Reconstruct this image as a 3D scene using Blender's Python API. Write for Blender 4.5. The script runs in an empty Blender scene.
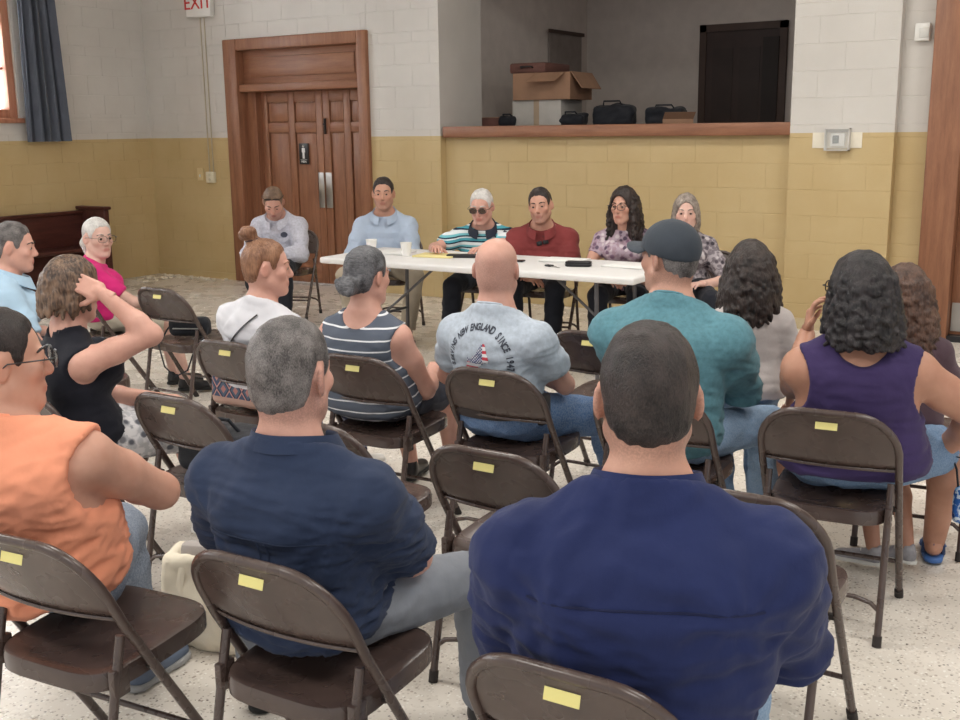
import bpy, bmesh, math, random
import numpy as np
from mathutils import Vector, Matrix
from mathutils.bvhtree import BVHTree

SC = bpy.context.scene
COL = SC.collection
PI = math.pi

# ------------------------------------------------------------------ camera
YAW, PITCH, ROLL, EYE = 0.568, 0.211, -0.013, 1.65
cam_data = bpy.data.cameras.new('camera')
cam_data.sensor_width = 36.0
cam_data.lens = 36.0 * 1087.0 / 960.0
cam_data.clip_start = 0.05
cam = bpy.data.objects.new('camera', cam_data)
COL.objects.link(cam)
cam.matrix_world = (Matrix.Translation((0, 0, EYE)) @ Matrix.Rotation(YAW, 4, 'Z')
                    @ Matrix.Rotation(PI / 2 - PITCH, 4, 'X') @ Matrix.Rotation(ROLL, 4, 'Z'))
SC.camera = cam

# ------------------------------------------------------------------ world, lights, exposure
world = bpy.data.worlds.new('world')
SC.world = world
world.use_nodes = True
bg = world.node_tree.nodes['Background']
bg.inputs[0].default_value = (0.93, 0.96, 1.0, 1)
bg.inputs[1].default_value = WORLD_STRENGTH = 0.9
SC.view_settings.view_transform = 'Standard'
SC.view_settings.look = 'None'
SC.view_settings.gamma = 1.0
SC.view_settings.use_curve_mapping = False
SC.view_settings.exposure = 0.03


def area_light(name, loc, rot, sx, sy, power, color=(1, 1, 1)):
    l = bpy.data.lights.new(name, 'AREA')
    l.shape = 'RECTANGLE'
    l.size, l.size_y = sx, sy
    l.energy = power
    l.color = color
    o = bpy.data.objects.new(name, l)
    COL.objects.link(o)
    o.location = loc
    o.rotation_euler = rot
    return o


CEIL = 4.3
LAMPS = [(-6.6, 1.2), (-3.0, -0.6), (-3.0, 2.8), (-3.0, 6.2), (0.6, -0.6), (0.6, 2.8), (0.6, 6.2)]
for (lx, ly) in LAMPS:
    area_light('fluorescent_light', (lx, ly, CEIL - 0.14), (0, 0, 0), 1.2, 00.5, 56, (1.0, 0.97, 0.92))
WINDOWS_Y = [6.50, 3.2, 0.0, -3.2]
for wy in WINDOWS_Y:
    area_light('daylight', (-10.45, wy, 2.75), (0, PI / 2 + PI, 0), 1.9, 1.3, 90, (0.9, 0.95, 1.0))


# ------------------------------------------------------------------ helpers
def lin(c):
    def g(v):
        v /= 255.0
        return v / 12.92 if v <= 0.04045 else ((v + 0.055) / 1.055) ** 2.4
    return (g(c[0]), g(c[1]), g(c[2]), 1.0)


MATS = {}


class NT:
    """tiny node-tree helper"""
    def __init__(s, name):
        s.m = bpy.data.materials.new(name)
        s.m.use_nodes = True
        s.t = s.m.node_tree
        s.b = s.t.nodes['Principled BSDF']
        s.x = -200

    def n(s, typ, **kw):
        nd = s.t.nodes.new(typ)
        for k, v in kw.items():
            if k.startswith('i_'):
                nd.inputs[k[2:].replace('_', ' ')].default_value = v
            else:
                setattr(nd, k, v)
        return nd

    def l(s, a, b):
        s.t.links.new(a, b)

    def coord(s, kind='Object'):
        return s.n('ShaderNodeTexCoord').outputs[kind]

    def noise(s, vec, scale, detail=3, rough=0.55, stretch=None):
        if stretch:
            mp = s.n('ShaderNodeMapping')
            mp.inputs['Scale'].default_value = stretch
            s.l(vec, mp.inputs['Vector'])
            vec = mp.outputs[0]
        nz = s.n('ShaderNodeTexNoise')
        nz.inputs['Scale'].default_value = scale
        nz.inputs['Detail'].default_value = detail
        nz.inputs['Roughness'].default_value = rough
        s.l(vec, nz.inputs['Vector'])
        return nz.outputs['Fac']

    def ramp(s, fac, stops, interp='LINEAR'):
        r = s.n('ShaderNodeValToRGB')
        r.color_ramp.interpolation = interp
        e = r.color_ramp.elements
        while len(e) > 1:
            e.remove(e[-1])
        e[0].position, e[0].color = stops[0]
        for p, c in stops[1:]:
            k = e.new(p)
            k.color = c
        s.l(fac, r.inputs[0])
        return r.outputs[0]

    def mix(s, fac, a, b, mode='MIX'):
        m = s.n('ShaderNodeMix', data_type='RGBA', blend_type=mode)
        for sock, v in ((m.inputs[0], fac), (m.inputs[6], a), (m.inputs[7], b)):
            if isinstance(v, (int, float)):
                sock.default_value = v
            elif isinstance(v, tuple):
                sock.default_value = v
            else:
                s.l(v, sock)
        return m.outputs[2]

    def math(s, op, a, b=None, c=None):
        m = s.n('ShaderNodeMath', operation=op)
        for i, v in enumerate((a, b, c)):
            if v is None:
                continue
            if isinstance(v, (int, float)):
                m.inputs[i].default_value = v
            else:
                s.l(v, m.inputs[i])
        return m.outputs[0]

    def base(s, v):
        if isinstance(v, tuple):
            s.b.inputs['Base Color'].default_value = v
        else:
            s.l(v, s.b.inputs['Base Color'])

    def bump(s, h, strength=0.3, dist=0.01):
        bp = s.n('ShaderNodeBump')
        bp.inputs['Strength'].default_value = strength
        bp.inputs['Distance'].default_value = dist
        s.l(h, bp.inputs['Height'])
        s.l(bp.outputs[0], s.b.inputs['Normal'])

    def done(s, rough=0.6, metal=0.0, spec=0.5):
        s.b.inputs['Roughness'].default_value = rough
        s.b.inputs['Metallic'].default_value = metal
        s.b.inputs['Specular IOR Level'].default_value = spec
        return s.m


def plain(name, rgb, rough=0.6, metal=0.0, var=0.12, scale=6.0, bump=0.0, bscale=120.0, spec=0.5):
    """one-colour material with slight procedural unevenness"""
    if name in MATS:
        return MATS[name]
    t = NT(name)
    c = lin(rgb)
    v = t.coord()
    f = t.noise(v, scale, 4)
    dark = tuple(x * (1 - var) for x in c[:3]) + (1,)
    lite = tuple(min(1, x * (1 + var)) for x in c[:3]) + (1,)
    t.base(t.ramp(f, [(0.3, dark), (0.7, lite)]))
    if bump:
        t.bump(t.noise(v, bscale, 3), bump, 0.004)
    MATS[name] = t.done(rough, metal, spec)
    return MATS[name]


def skin_mat(name, rgb):
    if name in MATS:
        return MATS[name]
    t = NT(name)
    c = lin(rgb)
    v = t.coord()
    f = t.noise(v, 14, 5)
    base = t.ramp(f, [(0.3, (c[0] * .90, c[1] * .84, c[2] * .82, 1)), (0.7, (min(1, c[0] * 1.06), c[1] * 1.06, c[2] * 1.06, 1))])
    at = t.n('ShaderNodeAttribute', attribute_name='tint')
    sep = t.n('ShaderNodeSeparateColor')
    t.l(at.outputs['Color'], sep.inputs[0])
    lip = (c[0] * .72, c[1] * .42, c[2] * .42, 1)
    blush = (c[0] * .95, c[1] * .70, c[2] * .66, 1)
    stub = (c[0] * .42, c[1] * .42, c[2] * .46, 1)
    base = t.mix(t.math('MULTIPLY', sep.outputs[1], 0.55), base, blush)
    base = t.mix(sep.outputs[0], base, lip)
    sf = t.math('MULTIPLY', sep.outputs[2], t.ramp(t.noise(v, 260, 2), [(0.35, (.35, .35, .35, 1)), (0.6, (1, 1, 1, 1))]))
    base = t.mix(sf, base, stub)
    t.base(base)
    t.b.inputs['Subsurface Weight'].default_value = 0.08
    t.b.inputs['Subsurface Radius'].default_value = (0.02, 0.008, 0.004)
    t.bump(t.noise(v, 300, 3), 0.12, 0.002)
    MATS[name] = t.done(0.5, 0, 0.4)
    return MATS[name]


def hair_mat(name, rgb, rgb2=None, stretch=(1, 1, .12), scale=170, rough=0.42, patch=0.5):
    if name in MATS:
        return MATS[name]
    t = NT(name)
    a = lin(rgb)
    b = lin(rgb2) if rgb2 else tuple(min(1, x * 1.9 + .004) for x in a[:3]) + (1,)
    v = t.coord()
    f = t.noise(v, scale, 3, .6, stretch)
    g = t.noise(v, 22, 3)
    fac = t.math('ADD', t.math('MULTIPLY', f, 1 - patch), t.math('MULTIPLY', g, patch))
    t.base(t.ramp(fac, [(0.40, a), (0.62, b)]))
    t.bump(f, 0.7, 0.008)
    MATS[name] = t.done(rough, 0, 0.4)
    return MATS[name]


def cloth_mat(name, rgb, rough=0.85, var=0.10, weave=700.0, mottled=0.0):
    if name in MATS:
        return MATS[name]
    t = NT(name)
    c = lin(rgb)
    v = t.coord()
    f = t.noise(v, 5 if not mottled else 60, 4)
    k = var + mottled
    t.base(t.ramp(f, [(0.3, tuple(x * (1 - k) for x in c[:3]) + (1,)), (0.7, tuple(min(1, x * (1 + k)) for x in c[:3]) + (1,))]))
    h = t.math('ADD', t.math('MULTIPLY', t.noise(v, weave, 2), .25), t.math('MULTIPLY', t.noise(v, 26, 3, .6, (1, 1, .5)), 1.0))
    t.bump(h, 0.35, 0.006)
    t.b.inputs['Sheen Weight'].default_value = 0.08
    MATS[name] = t.done(rough, 0, 0.2)
    return MATS[name]


def stripe_mat(name, stops, period, axis=2, offset=0.0, rough=0.85):
    """horizontal knit stripes in garment coordinates (attribute 'garment')"""
    if name in MATS:
        return MATS[name]
    t = NT(name)
    at = t.n('ShaderNodeAttribute', attribute_name='garment')
    sep = t.n('ShaderNodeSeparateXYZ')
    t.l(at.outputs['Vector'], sep.inputs[0])
    w = t.math('FRACT', t.math('ADD', t.math('DIVIDE', sep.outputs[axis], period), offset))
    t.base(t.ramp(w, [(p, lin(c)) for p, c in stops], 'CONSTANT'))
    v = t.coord()
    t.bump(t.math('ADD', t.math('MULTIPLY', t.noise(v, 700, 2), .25), t.noise(v, 26, 3)), 0.3, 0.005)
    MATS[name] = t.done(rough, 0, 0.2)
    return MATS[name]


def floral_mat(name, cols, scale=42):
    if name in MATS:
        return MATS[name]
    t = NT(name)
    v = t.coord()
    wob = t.n('ShaderNodeTexVoronoi', feature='F1')
    wob.inputs['Scale'].default_value = scale
    wob.inputs['Randomness'].default_value = 1.0
    t.l(v, wob.inputs['Vector'])
    sep = t.n('ShaderNodeSeparateColor')
    t.l(wob.outputs['Color'], sep.inputs[0])
    n = len(cols)
    c1 = t.ramp(sep.outputs[0], [(i / n, lin(c)) for i, c in enumerate(cols)], 'CONSTANT')
    c2 = t.ramp(t.noise(v, scale * 1.3, 3), [(0.47, lin(cols[0])), (0.53, lin(cols[-1]))])
    t.base(t.mix(t.ramp(wob.outputs['Distance'], [(.35, (1, 1, 1, 1)), (.6, (0, 0, 0, 1))]), c2, c1))
    t.bump(t.noise(v, 26, 3), 0.3, 0.005)
    MATS[name] = t.done(0.85, 0, 0.2)
    return MATS[name]


def denim_mat(name, rgb):
    if name in MATS:
        return MATS[name]
    t = NT(name)
    c = lin(rgb)
    v = t.coord()
    f = t.noise(v, 7, 4)
    col = t.ramp(f, [(0.3, tuple(x * .78 for x in c[:3]) + (1,)), (0.72, tuple(min(1, x * 1.25) for x in c[:3]) + (1,))])
    g = t.noise(v, 420, 2, .6, (1, .4, .4))
    t.base(t.mix(0.25, col, t.ramp(g, [(.4, tuple(x * .6 for x in c[:3]) + (1,)), (.6, (.55, .6, .68, 1))])))
    t.bump(t.math('ADD', t.math('MULTIPLY', g, .3), t.noise(v, 30, 3)), 0.35, 0.006)
    MATS[name] = t.done(0.85, 0, 0.2)
    return MATS[name]


def link(name, me, mat=None, parent=None, loc=None, rot=None):
    o = bpy.data.objects.new(name, me)
    COL.objects.link(o)
    if mat is not None and len(me.materials) == 0:
        me.materials.append(mat)
    if parent is not None:
        o.parent = parent
    if loc is not None:
        o.location = loc
    if rot is not None:
        o.rotation_euler = rot
    return o


def tag(o, label=None, cat=None, group=None, kind=None):
    if label:
        o['label'] = label
    if cat:
        o['category'] = cat
    if group:
        o['group'] = group
    if kind:
        o['kind'] = kind
    return o


def thing(name, label, cat, loc=(0, 0, 0), rz=0.0, group=None):
    o = bpy.data.objects.new(name, None)
    o.empty_display_size = 0.1
    COL.objects.link(o)
    o.location = loc
    o.rotation_euler = (0, 0, rz)
    return tag(o, label, cat, group)


class MB:
    """collects simple shapes into one mesh"""
    def __init__(s):
        s.v, s.f = [], []

    def add(s, vs, fs):
        k = len(s.v)
        s.v += [tuple(v) for v in vs]
        s.f += [tuple(i + k for i in f) for f in fs]
        return s

    def box(s, x0, x1, y0, y1, z0, z1):
        return s.add([(x0, y0, z0), (x1, y0, z0), (x1, y1, z0), (x0, y1, z0), (x0, y0, z1), (x1, y0, z1), (x1, y1, z1), (x0, y1, z1)],
                     [(0, 3, 2, 1), (4, 5, 6, 7), (0, 1, 5, 4), (1, 2, 6, 5), (2, 3, 7, 6), (3, 0, 4, 7)])

    def bbox(s, x0, x1, y0, y1, z0, z1, b=0.01, seg=2):
        """bevelled box"""
        bm = bmesh.new()
        bmesh.ops.create_cube(bm, size=1.0, matrix=Matrix.Translation(((x0 + x1) / 2, (y0 + y1) / 2, (z0 + z1) / 2)) @ Matrix.Diagonal((x1 - x0, y1 - y0, z1 - z0, 1)))
        bmesh.ops.bevel(bm, geom=bm.edges[:], offset=b, segments=seg, affect='EDGES', profile=0.5)
        bm.verts.index_update()
        s.add([v.co[:] for v in bm.verts], [[v.index for v in f.verts] for f in bm.faces])
        bm.free()
        return s

    def tube(s, pts, r, n=8, closed=False, ry=None, caps=True):
        pts = [Vector(p) for p in pts]
        m = len(pts)
        rs = r if isinstance(r, (list, tuple)) else [r] * m
        tang = []
        for i in range(m):
            if closed:
                t = pts[(i + 1) % m] - pts[i - 1]
            else:
                t = pts[min(i + 1, m - 1)] - pts[max(i - 1, 0)]
            tang.append(t.normalized())
        up = Vector((0, 0, 1)) if abs(tang[0].z) < .9 else Vector((0, 1, 0))
        u = tang[0].cross(up).normalized()
        vs, fs = [], []
        for i in range(m):
            if i:
                q = tang[i - 1].rotation_difference(tang[i])
                u = (q @ u)
                u = (u - tang[i] * u.dot(tang[i])).normalized()
            w = tang[i].cross(u)
            for k in range(n):
                a = 2 * PI * k / n
                vs.append(pts[i] + u * (math.cos(a) * rs[i]) + w * (math.sin(a) * (ry if ry else rs[i])))
        for i in range(m if closed else m - 1):
            j = (i + 1) % m
            for k in range(n):
                l = (k + 1) % n
                fs.append((i * n + k, i * n + l, j * n + l, j * n + k))
        if not closed and caps:
            fs.append(tuple(range(n - 1, -1, -1)))
            fs.append(tuple((m - 1) * n + k for k in range(n)))
        return s.add(vs, fs)

    def lathe(s, prof, n=20, c=(0, 0, 0)):
        vs, fs = [], []
        m = len(prof)
        for (r, z) in prof:
            for k in range(n):
                a = 2 * PI * k / n
                vs.append((c[0] + r * math.cos(a), c[1] + r * math.sin(a), c[2] + z))
        for i in range(m - 1):
            for k in range(n):
                l = (k + 1) % n
                fs.append((i * n + k, i * n + l, (i + 1) * n + l, (i + 1) * n + k))
        fs.append(tuple(range(n - 1, -1, -1)))
        fs.append(tuple((m - 1) * n + k for k in range(n)))
        return s.add(vs, fs)

    def mesh(s, name, smooth=True, angle=40):
        me = bpy.data.meshes.new(name)
        me.from_pydata(s.v, [], s.f)
        me.update()
        if smooth:
            me.polygons.foreach_set('use_smooth', [True] * len(me.polygons))
            me.set_sharp_from_angle(angle=math.radians(angle))
        return me

    def obj(s, name, mat, parent=None, loc=None, rot=None, smooth=True, angle=40):
        return link(name, s.mesh(name, smooth, angle), mat, parent, loc, rot)


def copy_tree(o, parent=None):
    c = o.copy()
    COL.objects.link(c)
    c.parent = parent
    for ch in list(o.children):
        copy_tree(ch, c)
    return c
# ------------------------------------------------------------------ setting: materials
def paint_mat():
    t = NT('painted_block')
    geo = t.n('ShaderNodeNewGeometry')
    sep = t.n('ShaderNodeSeparateXYZ')
    t.l(geo.outputs['Position'], sep.inputs[0])
    v = geo.outputs['Position']
    f = t.noise(v, 1.6, 4)
    yel = t.ramp(f, [(0.3, lin((190, 165, 118))), (0.7, lin((200, 177, 132)))])
    whi = t.ramp(f, [(0.3, lin((200, 195, 188))), (0.7, lin((210, 205, 198)))])
    up = t.math('GREATER_THAN', sep.outputs[2], 1.572)
    t.base(t.mix(up, yel, whi))
    t.bump(t.math('ADD', t.noise(v, 90, 3), t.math('MULTIPLY', t.noise(v, 14, 3), 1.5)), 0.25, 0.006)
    return t.done(0.55, 0, 0.35)


def wood_mat(name, a, b, scale=3.0, stretch=(9, 9, .8), rough=0.42):
    t = NT(name)
    v = t.coord()
    n1 = t.noise(v, scale, 5, .6, stretch)
    n2 = t.noise(v, scale * 9, 3, .5, stretch)
    f = t.math('ADD', t.math('MULTIPLY', n1, .75), t.math('MULTIPLY', n2, .25))
    t.base(t.ramp(f, [(0.35, lin(a)), (0.65, lin(b))]))
    t.bump(n2, 0.08, 0.003)
    return t.done(rough, 0, 0.4)


def terrazzo_mat():
    t = NT('terrazzo')
    geo = t.n('ShaderNodeNewGeometry')
    v = geo.outputs['Position']
    base = t.ramp(t.noise(v, 1.1, 4), [(0.3, lin((216, 208, 197))), (0.7, lin((226, 219, 209)))])

    def chips(scale, thr, col, prev):
        vo = t.n('ShaderNodeTexVoronoi', feature='F1')
        vo.inputs['Scale'].default_value = scale
        t.l(v, vo.inputs['Vector'])
        s2 = t.n('ShaderNodeSeparateColor')
        t.l(vo.outputs['Color'], s2.inputs[0])
        m = t.math('MULTIPLY', t.math('LESS_THAN', vo.outputs['Distance'], .36), t.math('LESS_THAN', s2.outputs[0], thr))
        return t.mix(m, prev, lin(col))
    c = chips(85, .35, (196, 187, 176), base)
    c = chips(70, .16, (172, 161, 149), c)
    c = chips(95, .05, (112, 103, 96), c)
    c = chips(90, .20, (238, 234, 226), c)
    smud = t.noise(v, 2.6, 5, .65)
    c = t.mix(t.ramp(smud, [(.50, (0, 0, 0, 1)), (.75, (.10, .10, .10, 1))]), c, lin((184, 172, 158)))
    t.base(c)
    t.l(t.ramp(smud, [(.3, (.20, .20, .20, 1)), (.7, (.36, .36, .36, 1))]), t.b.inputs['Roughness'])
    t.b.inputs['Specular IOR Level'].default_value = 0.5
    return t.m


M_PAINT = paint_mat()
M_WOOD = wood_mat('oak_stain', (126, 84, 62), (156, 108, 80))
M_WOODH = wood_mat('oak_stain_horizontal', (126, 84, 62), (156, 108, 80), stretch=(.8, 9, 9))
M_PEW = wood_mat('dark_pew_wood', (66, 34, 30), (92, 50, 42), stretch=(9, .8, 9))
M_FLOOR = terrazzo_mat()
M_STAGE = plain('stage_wall_paint', (206, 196, 188), .8, var=.06)
M_CEIL = plain('ceiling_paint', (225, 222, 215), .8, var=.03)
M_WHITEP = plain('white_plastic', (226, 224, 218), .45, var=.03)
M_DARK = plain('gap_shade_colour', (46, 38, 36), .7)
M_STEEL = plain('brushed_steel', (176, 174, 170), .35, .9, var=.06)
M_BLACK = plain('black_plastic', (26, 26, 30), .45)

WX = -10.11       # left wall plane
WY = 8.81         # back wall plane

# ------------------------------------------------------------------ floor, ceiling, walls
fl = MB().box(WX - .3, 7.5, -5.5, 9.3, -.1, 0).obj('floor', M_FLOOR, smooth=False)
tag(fl, 'speckled off-white terrazzo floor of the hall', None, kind='structure')
ce = MB().box(WX - .3, 7.5, -5.5, 9.3, CEIL, CEIL + .1).obj('ceiling', M_CEIL, smooth=False)
tag(ce, 'plain pale hall ceiling', None, kind='structure')

BLOCKS = {}


def block_mesh(w, h):
    k = (round(w, 3), round(h, 3))
    if k not in BLOCKS:
        g, b, d = .0018, .0025, .0024         # joint half-width, bevel, how proud
        x, z = w / 2 - .0006, h / 2 - g
        vs = [(-x, 0, -z), (x, 0, -z), (x, 0, z), (-x, 0, z), (-x + .001, -d, -z + b), (x - .001, -d, -z + b), (x - .001, -d, z - b), (-x + .001, -d, z - b)]
        fs = [(4, 5, 6, 7), (0, 1, 5, 4), (1, 2, 6, 5), (2, 3, 7, 6), (3, 0, 4, 7)]
        BLOCKS[k] = MB().add(vs, fs).mesh('block', smooth=False)
        BLOCKS[k].materials.append(M_PAINT)
    return BLOCKS[k]


# course pattern: tall courses with a half course now and then, as in the photograph
COURSES = []
_z, _i = 0.0, 0
while _z < 3.4:
    h = .10 if _i % 5 == 3 else .205
    COURSES.append((_z, h))
    _z += h
    _i += 1


def block_wall(parent, axis, c, a0, a1, z0, z1, bw=.41):
    """painted masonry blocks laid on a wall face; axis 'x': face y=c looking to -y; axis 'y': face x=c looking to +x"""
    for i, (z, h) in enumerate(COURSES):
        lo, hi = max(z, z0), min(z + h, z1)
        if hi - lo < .03:
            continue
        off = bw / 2 if i % 2 else 0
        p = math.floor((a0 - off) / bw) * bw + off
        while p < a1:
            l, r = max(p, a0), min(p + bw, a1)
            if r - l > .03:
                o = bpy.data.objects.new('block', block_mesh(r - l, hi - lo))
                COL.objects.link(o)
                o.parent = parent
                if axis == 'x':
                    o.location = ((l + r) / 2, c, (lo + hi) / 2)
                else:
                    o.location = (c, (l + r) / 2, (lo + hi) / 2)
                    o.rotation_euler = (0, 0, PI / 2)
            p += bw


VZ = 3.35   # blocks are laid up to here; above is out of view
DX0, DX1, DZ = -8.81, -6.90, 2.60       # double door opening with frame
w = MB().box(WX - .3, DX0, WY, WY + .3, 0, CEIL).obj('wall_back', M_PAINT, smooth=False)
tag(w, 'painted block wall, white over yellow, left of the double door', kind='structure')
block_wall(w, 'x', WY, WX, DX0, 0, VZ)
w = MB().box(DX0, DX1, WY, WY + .3, DZ, CEIL).obj('wall_back_above_door', M_PAINT, smooth=False)
tag(w, 'white block wall above the double door', kind='structure')
block_wall(w, 'x', WY, DX0, DX1, DZ, VZ)
w = MB().box(DX1, -6.04, WY, WY + .75, 0, CEIL).obj('wall_back_pier', M_PAINT, smooth=False)
tag(w, 'painted block pier between double door and stage opening', kind='structure')
block_wall(w, 'x', WY, DX1, -6.04, 0, VZ)
w = MB().box(-6.04, -2.66, WY + .09, WY + .3, 0, 1.56).obj('wall_stage_front', M_PAINT, smooth=False)
tag(w, 'yellow block wall below the stage opening', kind='structure')
block_wall(w, 'x', WY + .09, -6.04, -2.66, 0, 1.56)
w = MB().box(-2.66, -1.86, WY, WY + .6, 0, CEIL).obj('wall_back_right_pier', M_PAINT, smooth=False)
tag(w, 'painted block pier carrying the thermostat', kind='structure')
block_wall(w, 'x', WY, -2.66, -1.86, 0, VZ)
w = MB().box(-1.86, -1.60, WY + .10, WY + .6, 0, CEIL).obj('wall_back_right', M_PAINT, smooth=False)
tag(w, 'narrow recessed wall strip beside the right door', kind='structure')
block_wall(w, 'x', WY + .10, -1.86, -1.60, 0, VZ)
w = MB().box(-.1, 7.5, WY, WY + .3, 0, CEIL).box(-1.6, -.1, WY, WY + .3, 2.75, CEIL).obj('wall_back_far_right', M_PAINT, smooth=False)
tag(w, 'painted wall right of the far right door', kind='structure')

# left wall with window openings
wb = MB()
z0w, z1w = 1.80, 3.75
edges = sorted([(y - .62, y + .62) for y in WINDOWS_Y])
wb.box(WX - .3, WX, -5.5, 9.1, 0, z0w).box(WX - .3, WX, -5.5, 9.1, z1w, CEIL)
y = -5.5
for a, b in edges:
    wb.box(WX - .3, WX, y, a, z0w, z1w)
    y = b
wb.box(WX - .3, WX, y, 9.1, z0w, z1w)
wl = wb.obj('wall_left', M_PAINT, smooth=False)
tag(wl, 'painted block side wall, white over yellow, with windows', kind='structure')
block_wall(wl, 'y', WX, 6.2, WY, 0, 1.78)
block_wall(wl, 'y', WX, edges[-1][1] + .02, WY, 1.80, VZ)
bb = MB().box(WX, DX0, WY - .02, WY, 0, .07).obj('baseboard_back', M_PAINT, smooth=False)
tag(bb, 'low yellow painted base strip of the back wall', kind='structure')
bb = MB().box(-2.62, -1.86, WY - .016, WY - .004, 0, .09).obj('baseboard_right', plain('pale_base', (196, 178, 142), .6), smooth=False)
tag(bb, 'pale base strip below the thermostat pier', kind='structure')

# stage box behind the opening
sg = MB().box(-6.9, -1.5, WY + .3, 13.2, .85, .95).obj('floor_stage', plain('stage_boards', (92, 70, 56), .6), smooth=False)
tag(sg, 'dark wooden stage floor behind the opening', kind='structure')
sw_ = MB().box(-7.2, -1.5, 12.5, 12.7, .95, CEIL).obj('wall_stage_back', M_STAGE, smooth=False)
tag(sw_, 'dim grey back wall of the stage', kind='structure')
sw_ = MB().box(-6.55, -6.35, WY + .75, 12.5, .95, CEIL).obj('wall_stage_left', M_STAGE, smooth=False)
tag(sw_, 'dim grey side wall of the stage', kind='structure')
sw_ = MB().box(-1.7, -1.5, WY + .6, 12.5, .95, CEIL).obj('wall_stage_right', M_STAGE, smooth=False)
tag(sw_, 'grey side wall of the stage hidden to the right', kind='structure')
sw_ = MB().box(-7.2, -1.5, WY + .3, 12.7, CEIL, CEIL + .1).box(-6.04, -2.66, WY + .09, WY + .5, 3.35, CEIL).obj('ceiling_stage', M_STAGE, smooth=False)
tag(sw_, 'stage ceiling with lintel over the opening', kind='structure')
sill = MB().bbox(-6.02, -2.64, WY - .0, WY + .34, 1.555, 1.66, .012).obj('trim_1', M_WOODH)
tag(sill, 'brown wooden sill along the stage opening', kind='structure')
ct = MB().box(-6.3, -2.7, WY + .42, 10.6, .95, 1.64).obj('stage_counter', plain('counter_brown', (84, 62, 50), .6), smooth=False)
tag(ct, 'low brown storage counter behind the stage sill', kind='structure')
# stage back door and shallow wall cabinet
area_light('stage_fill_light', (-4.2, 10.8, CEIL - .1), (0, 0, 0), .3, .3, 5, (1.0, .93, .86))  # fill light added to lift the dim stage, with an invented lamp body
sl_ = thing('added_stage_fill_lamp', 'small round lamp added on the stage ceiling to brighten the stage, unseen', 'ceiling light', (-4.2, 10.8, CEIL))
MB().lathe([(.16, -.09), (.2, -.05), (.2, 0)], 20).obj('shade', M_WHITEP, sl_)
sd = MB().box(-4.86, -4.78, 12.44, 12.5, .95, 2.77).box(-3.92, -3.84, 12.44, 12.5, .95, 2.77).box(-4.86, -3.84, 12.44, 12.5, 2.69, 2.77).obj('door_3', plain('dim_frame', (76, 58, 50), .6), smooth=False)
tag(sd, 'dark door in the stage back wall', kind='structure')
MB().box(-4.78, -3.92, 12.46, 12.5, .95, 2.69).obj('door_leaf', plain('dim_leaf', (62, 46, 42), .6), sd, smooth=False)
MB().box(-4.10, -3.92, 12.42, 12.46, .95, 2.60).obj('painted_gap_shade', M_DARK, sd, smooth=False)  # solid dark slab: the shade of the door gap put into colour
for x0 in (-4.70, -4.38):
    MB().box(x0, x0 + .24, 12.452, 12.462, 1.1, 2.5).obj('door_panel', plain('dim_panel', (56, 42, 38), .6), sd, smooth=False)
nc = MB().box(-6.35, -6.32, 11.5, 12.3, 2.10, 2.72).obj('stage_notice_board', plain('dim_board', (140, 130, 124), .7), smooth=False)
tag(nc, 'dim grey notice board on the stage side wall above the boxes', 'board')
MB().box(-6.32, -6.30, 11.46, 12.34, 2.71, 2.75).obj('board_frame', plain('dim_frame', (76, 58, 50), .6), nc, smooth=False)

# ------------------------------------------------------------------ double door
fr = MB()
fr.bbox(DX0 - .02, DX0 + .17, WY - .05, WY + .16, 0, DZ, .012).bbox(DX1 - .10, DX1 + .02, WY - .05, WY + .16, 0, DZ, .012)
fr.bbox(DX0 + .17, DX1 - .10, WY - .05, WY + .16, DZ - .12, DZ, .012)
d1 = fr.obj('door_1', M_WOOD)
tag(d1, 'tall brown wooden double door with transom panel in the back wall', kind='structure')
MB().bbox(DX0 + .17, DX1 - .10, WY - .02, WY + .2, 2.05, 2.13, .012).obj('transom_rail', M_WOODH, d1)
tp = MB().bbox(DX0 + .17, DX1 - .10, WY + .06, WY + .12, 2.13, DZ - .12, .004).obj('transom_panel', M_WOODH, d1)
MB().bbox(DX0 + .27, DX1 - .20, WY + .045, WY + .07, 2.20, DZ - .19, .012).obj('raised_panel', M_WOODH, tp)
MB().box(DX0 + .17, DX0 + .29, WY + .10, WY + .3, 0, 2.05).obj('jamb', M_WOOD, d1, smooth=False)
LX0, LXM, LX1 = DX0 + .29, -7.655, DX1 - .10
for (a, b) in ((LX0, LXM - .004), (LXM + .004, LX1)):
    leaf = MB().box(a, b, WY + .20, WY + .245, 0.01, 2.05).obj('door_leaf', M_WOOD, d1, smooth=False)
    # stiles and rails stand proud of the panels
    mid = (a + b) / 2
    for s0, s1 in ((a, a + .09), (mid - .045, mid + .045), (b - .09, b)):
        MB().bbox(s0, s1, WY + .175, WY + .205, .01, 2.05, .006).obj('stile', M_WOOD, leaf)
    for r0, r1 in ((.01, .24), (1.62, 1.72), (1.94, 2.05)):
        for s0, s1 in ((a + .09, mid - .045), (mid + .045, b - .09)):
            MB().bbox(s0, s1, WY + .176, WY + .205, r0, r1, .006).obj('rail', M_WOODH, leaf)
    for s0, s1 in ((a + .09, mid - .045), (mid + .045, b - .09)):
        for r0, r1 in ((1.72, 1.94), (.24, 1.62)):
            MB().bbox(s0 + .012, s1 - .012, WY + .188, WY + .205, r0 + .012, r1 - .012, .01).obj('door_panel', M_WOOD, leaf)
for x0, x1 in ((LXM - .085, LXM - .01), (LXM + .012, LXM + .10)):
    MB().bbox(x0, x1, WY + .166, WY + .176, .83, 1.20, .003).obj('push_plate', M_STEEL, d1)
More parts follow.
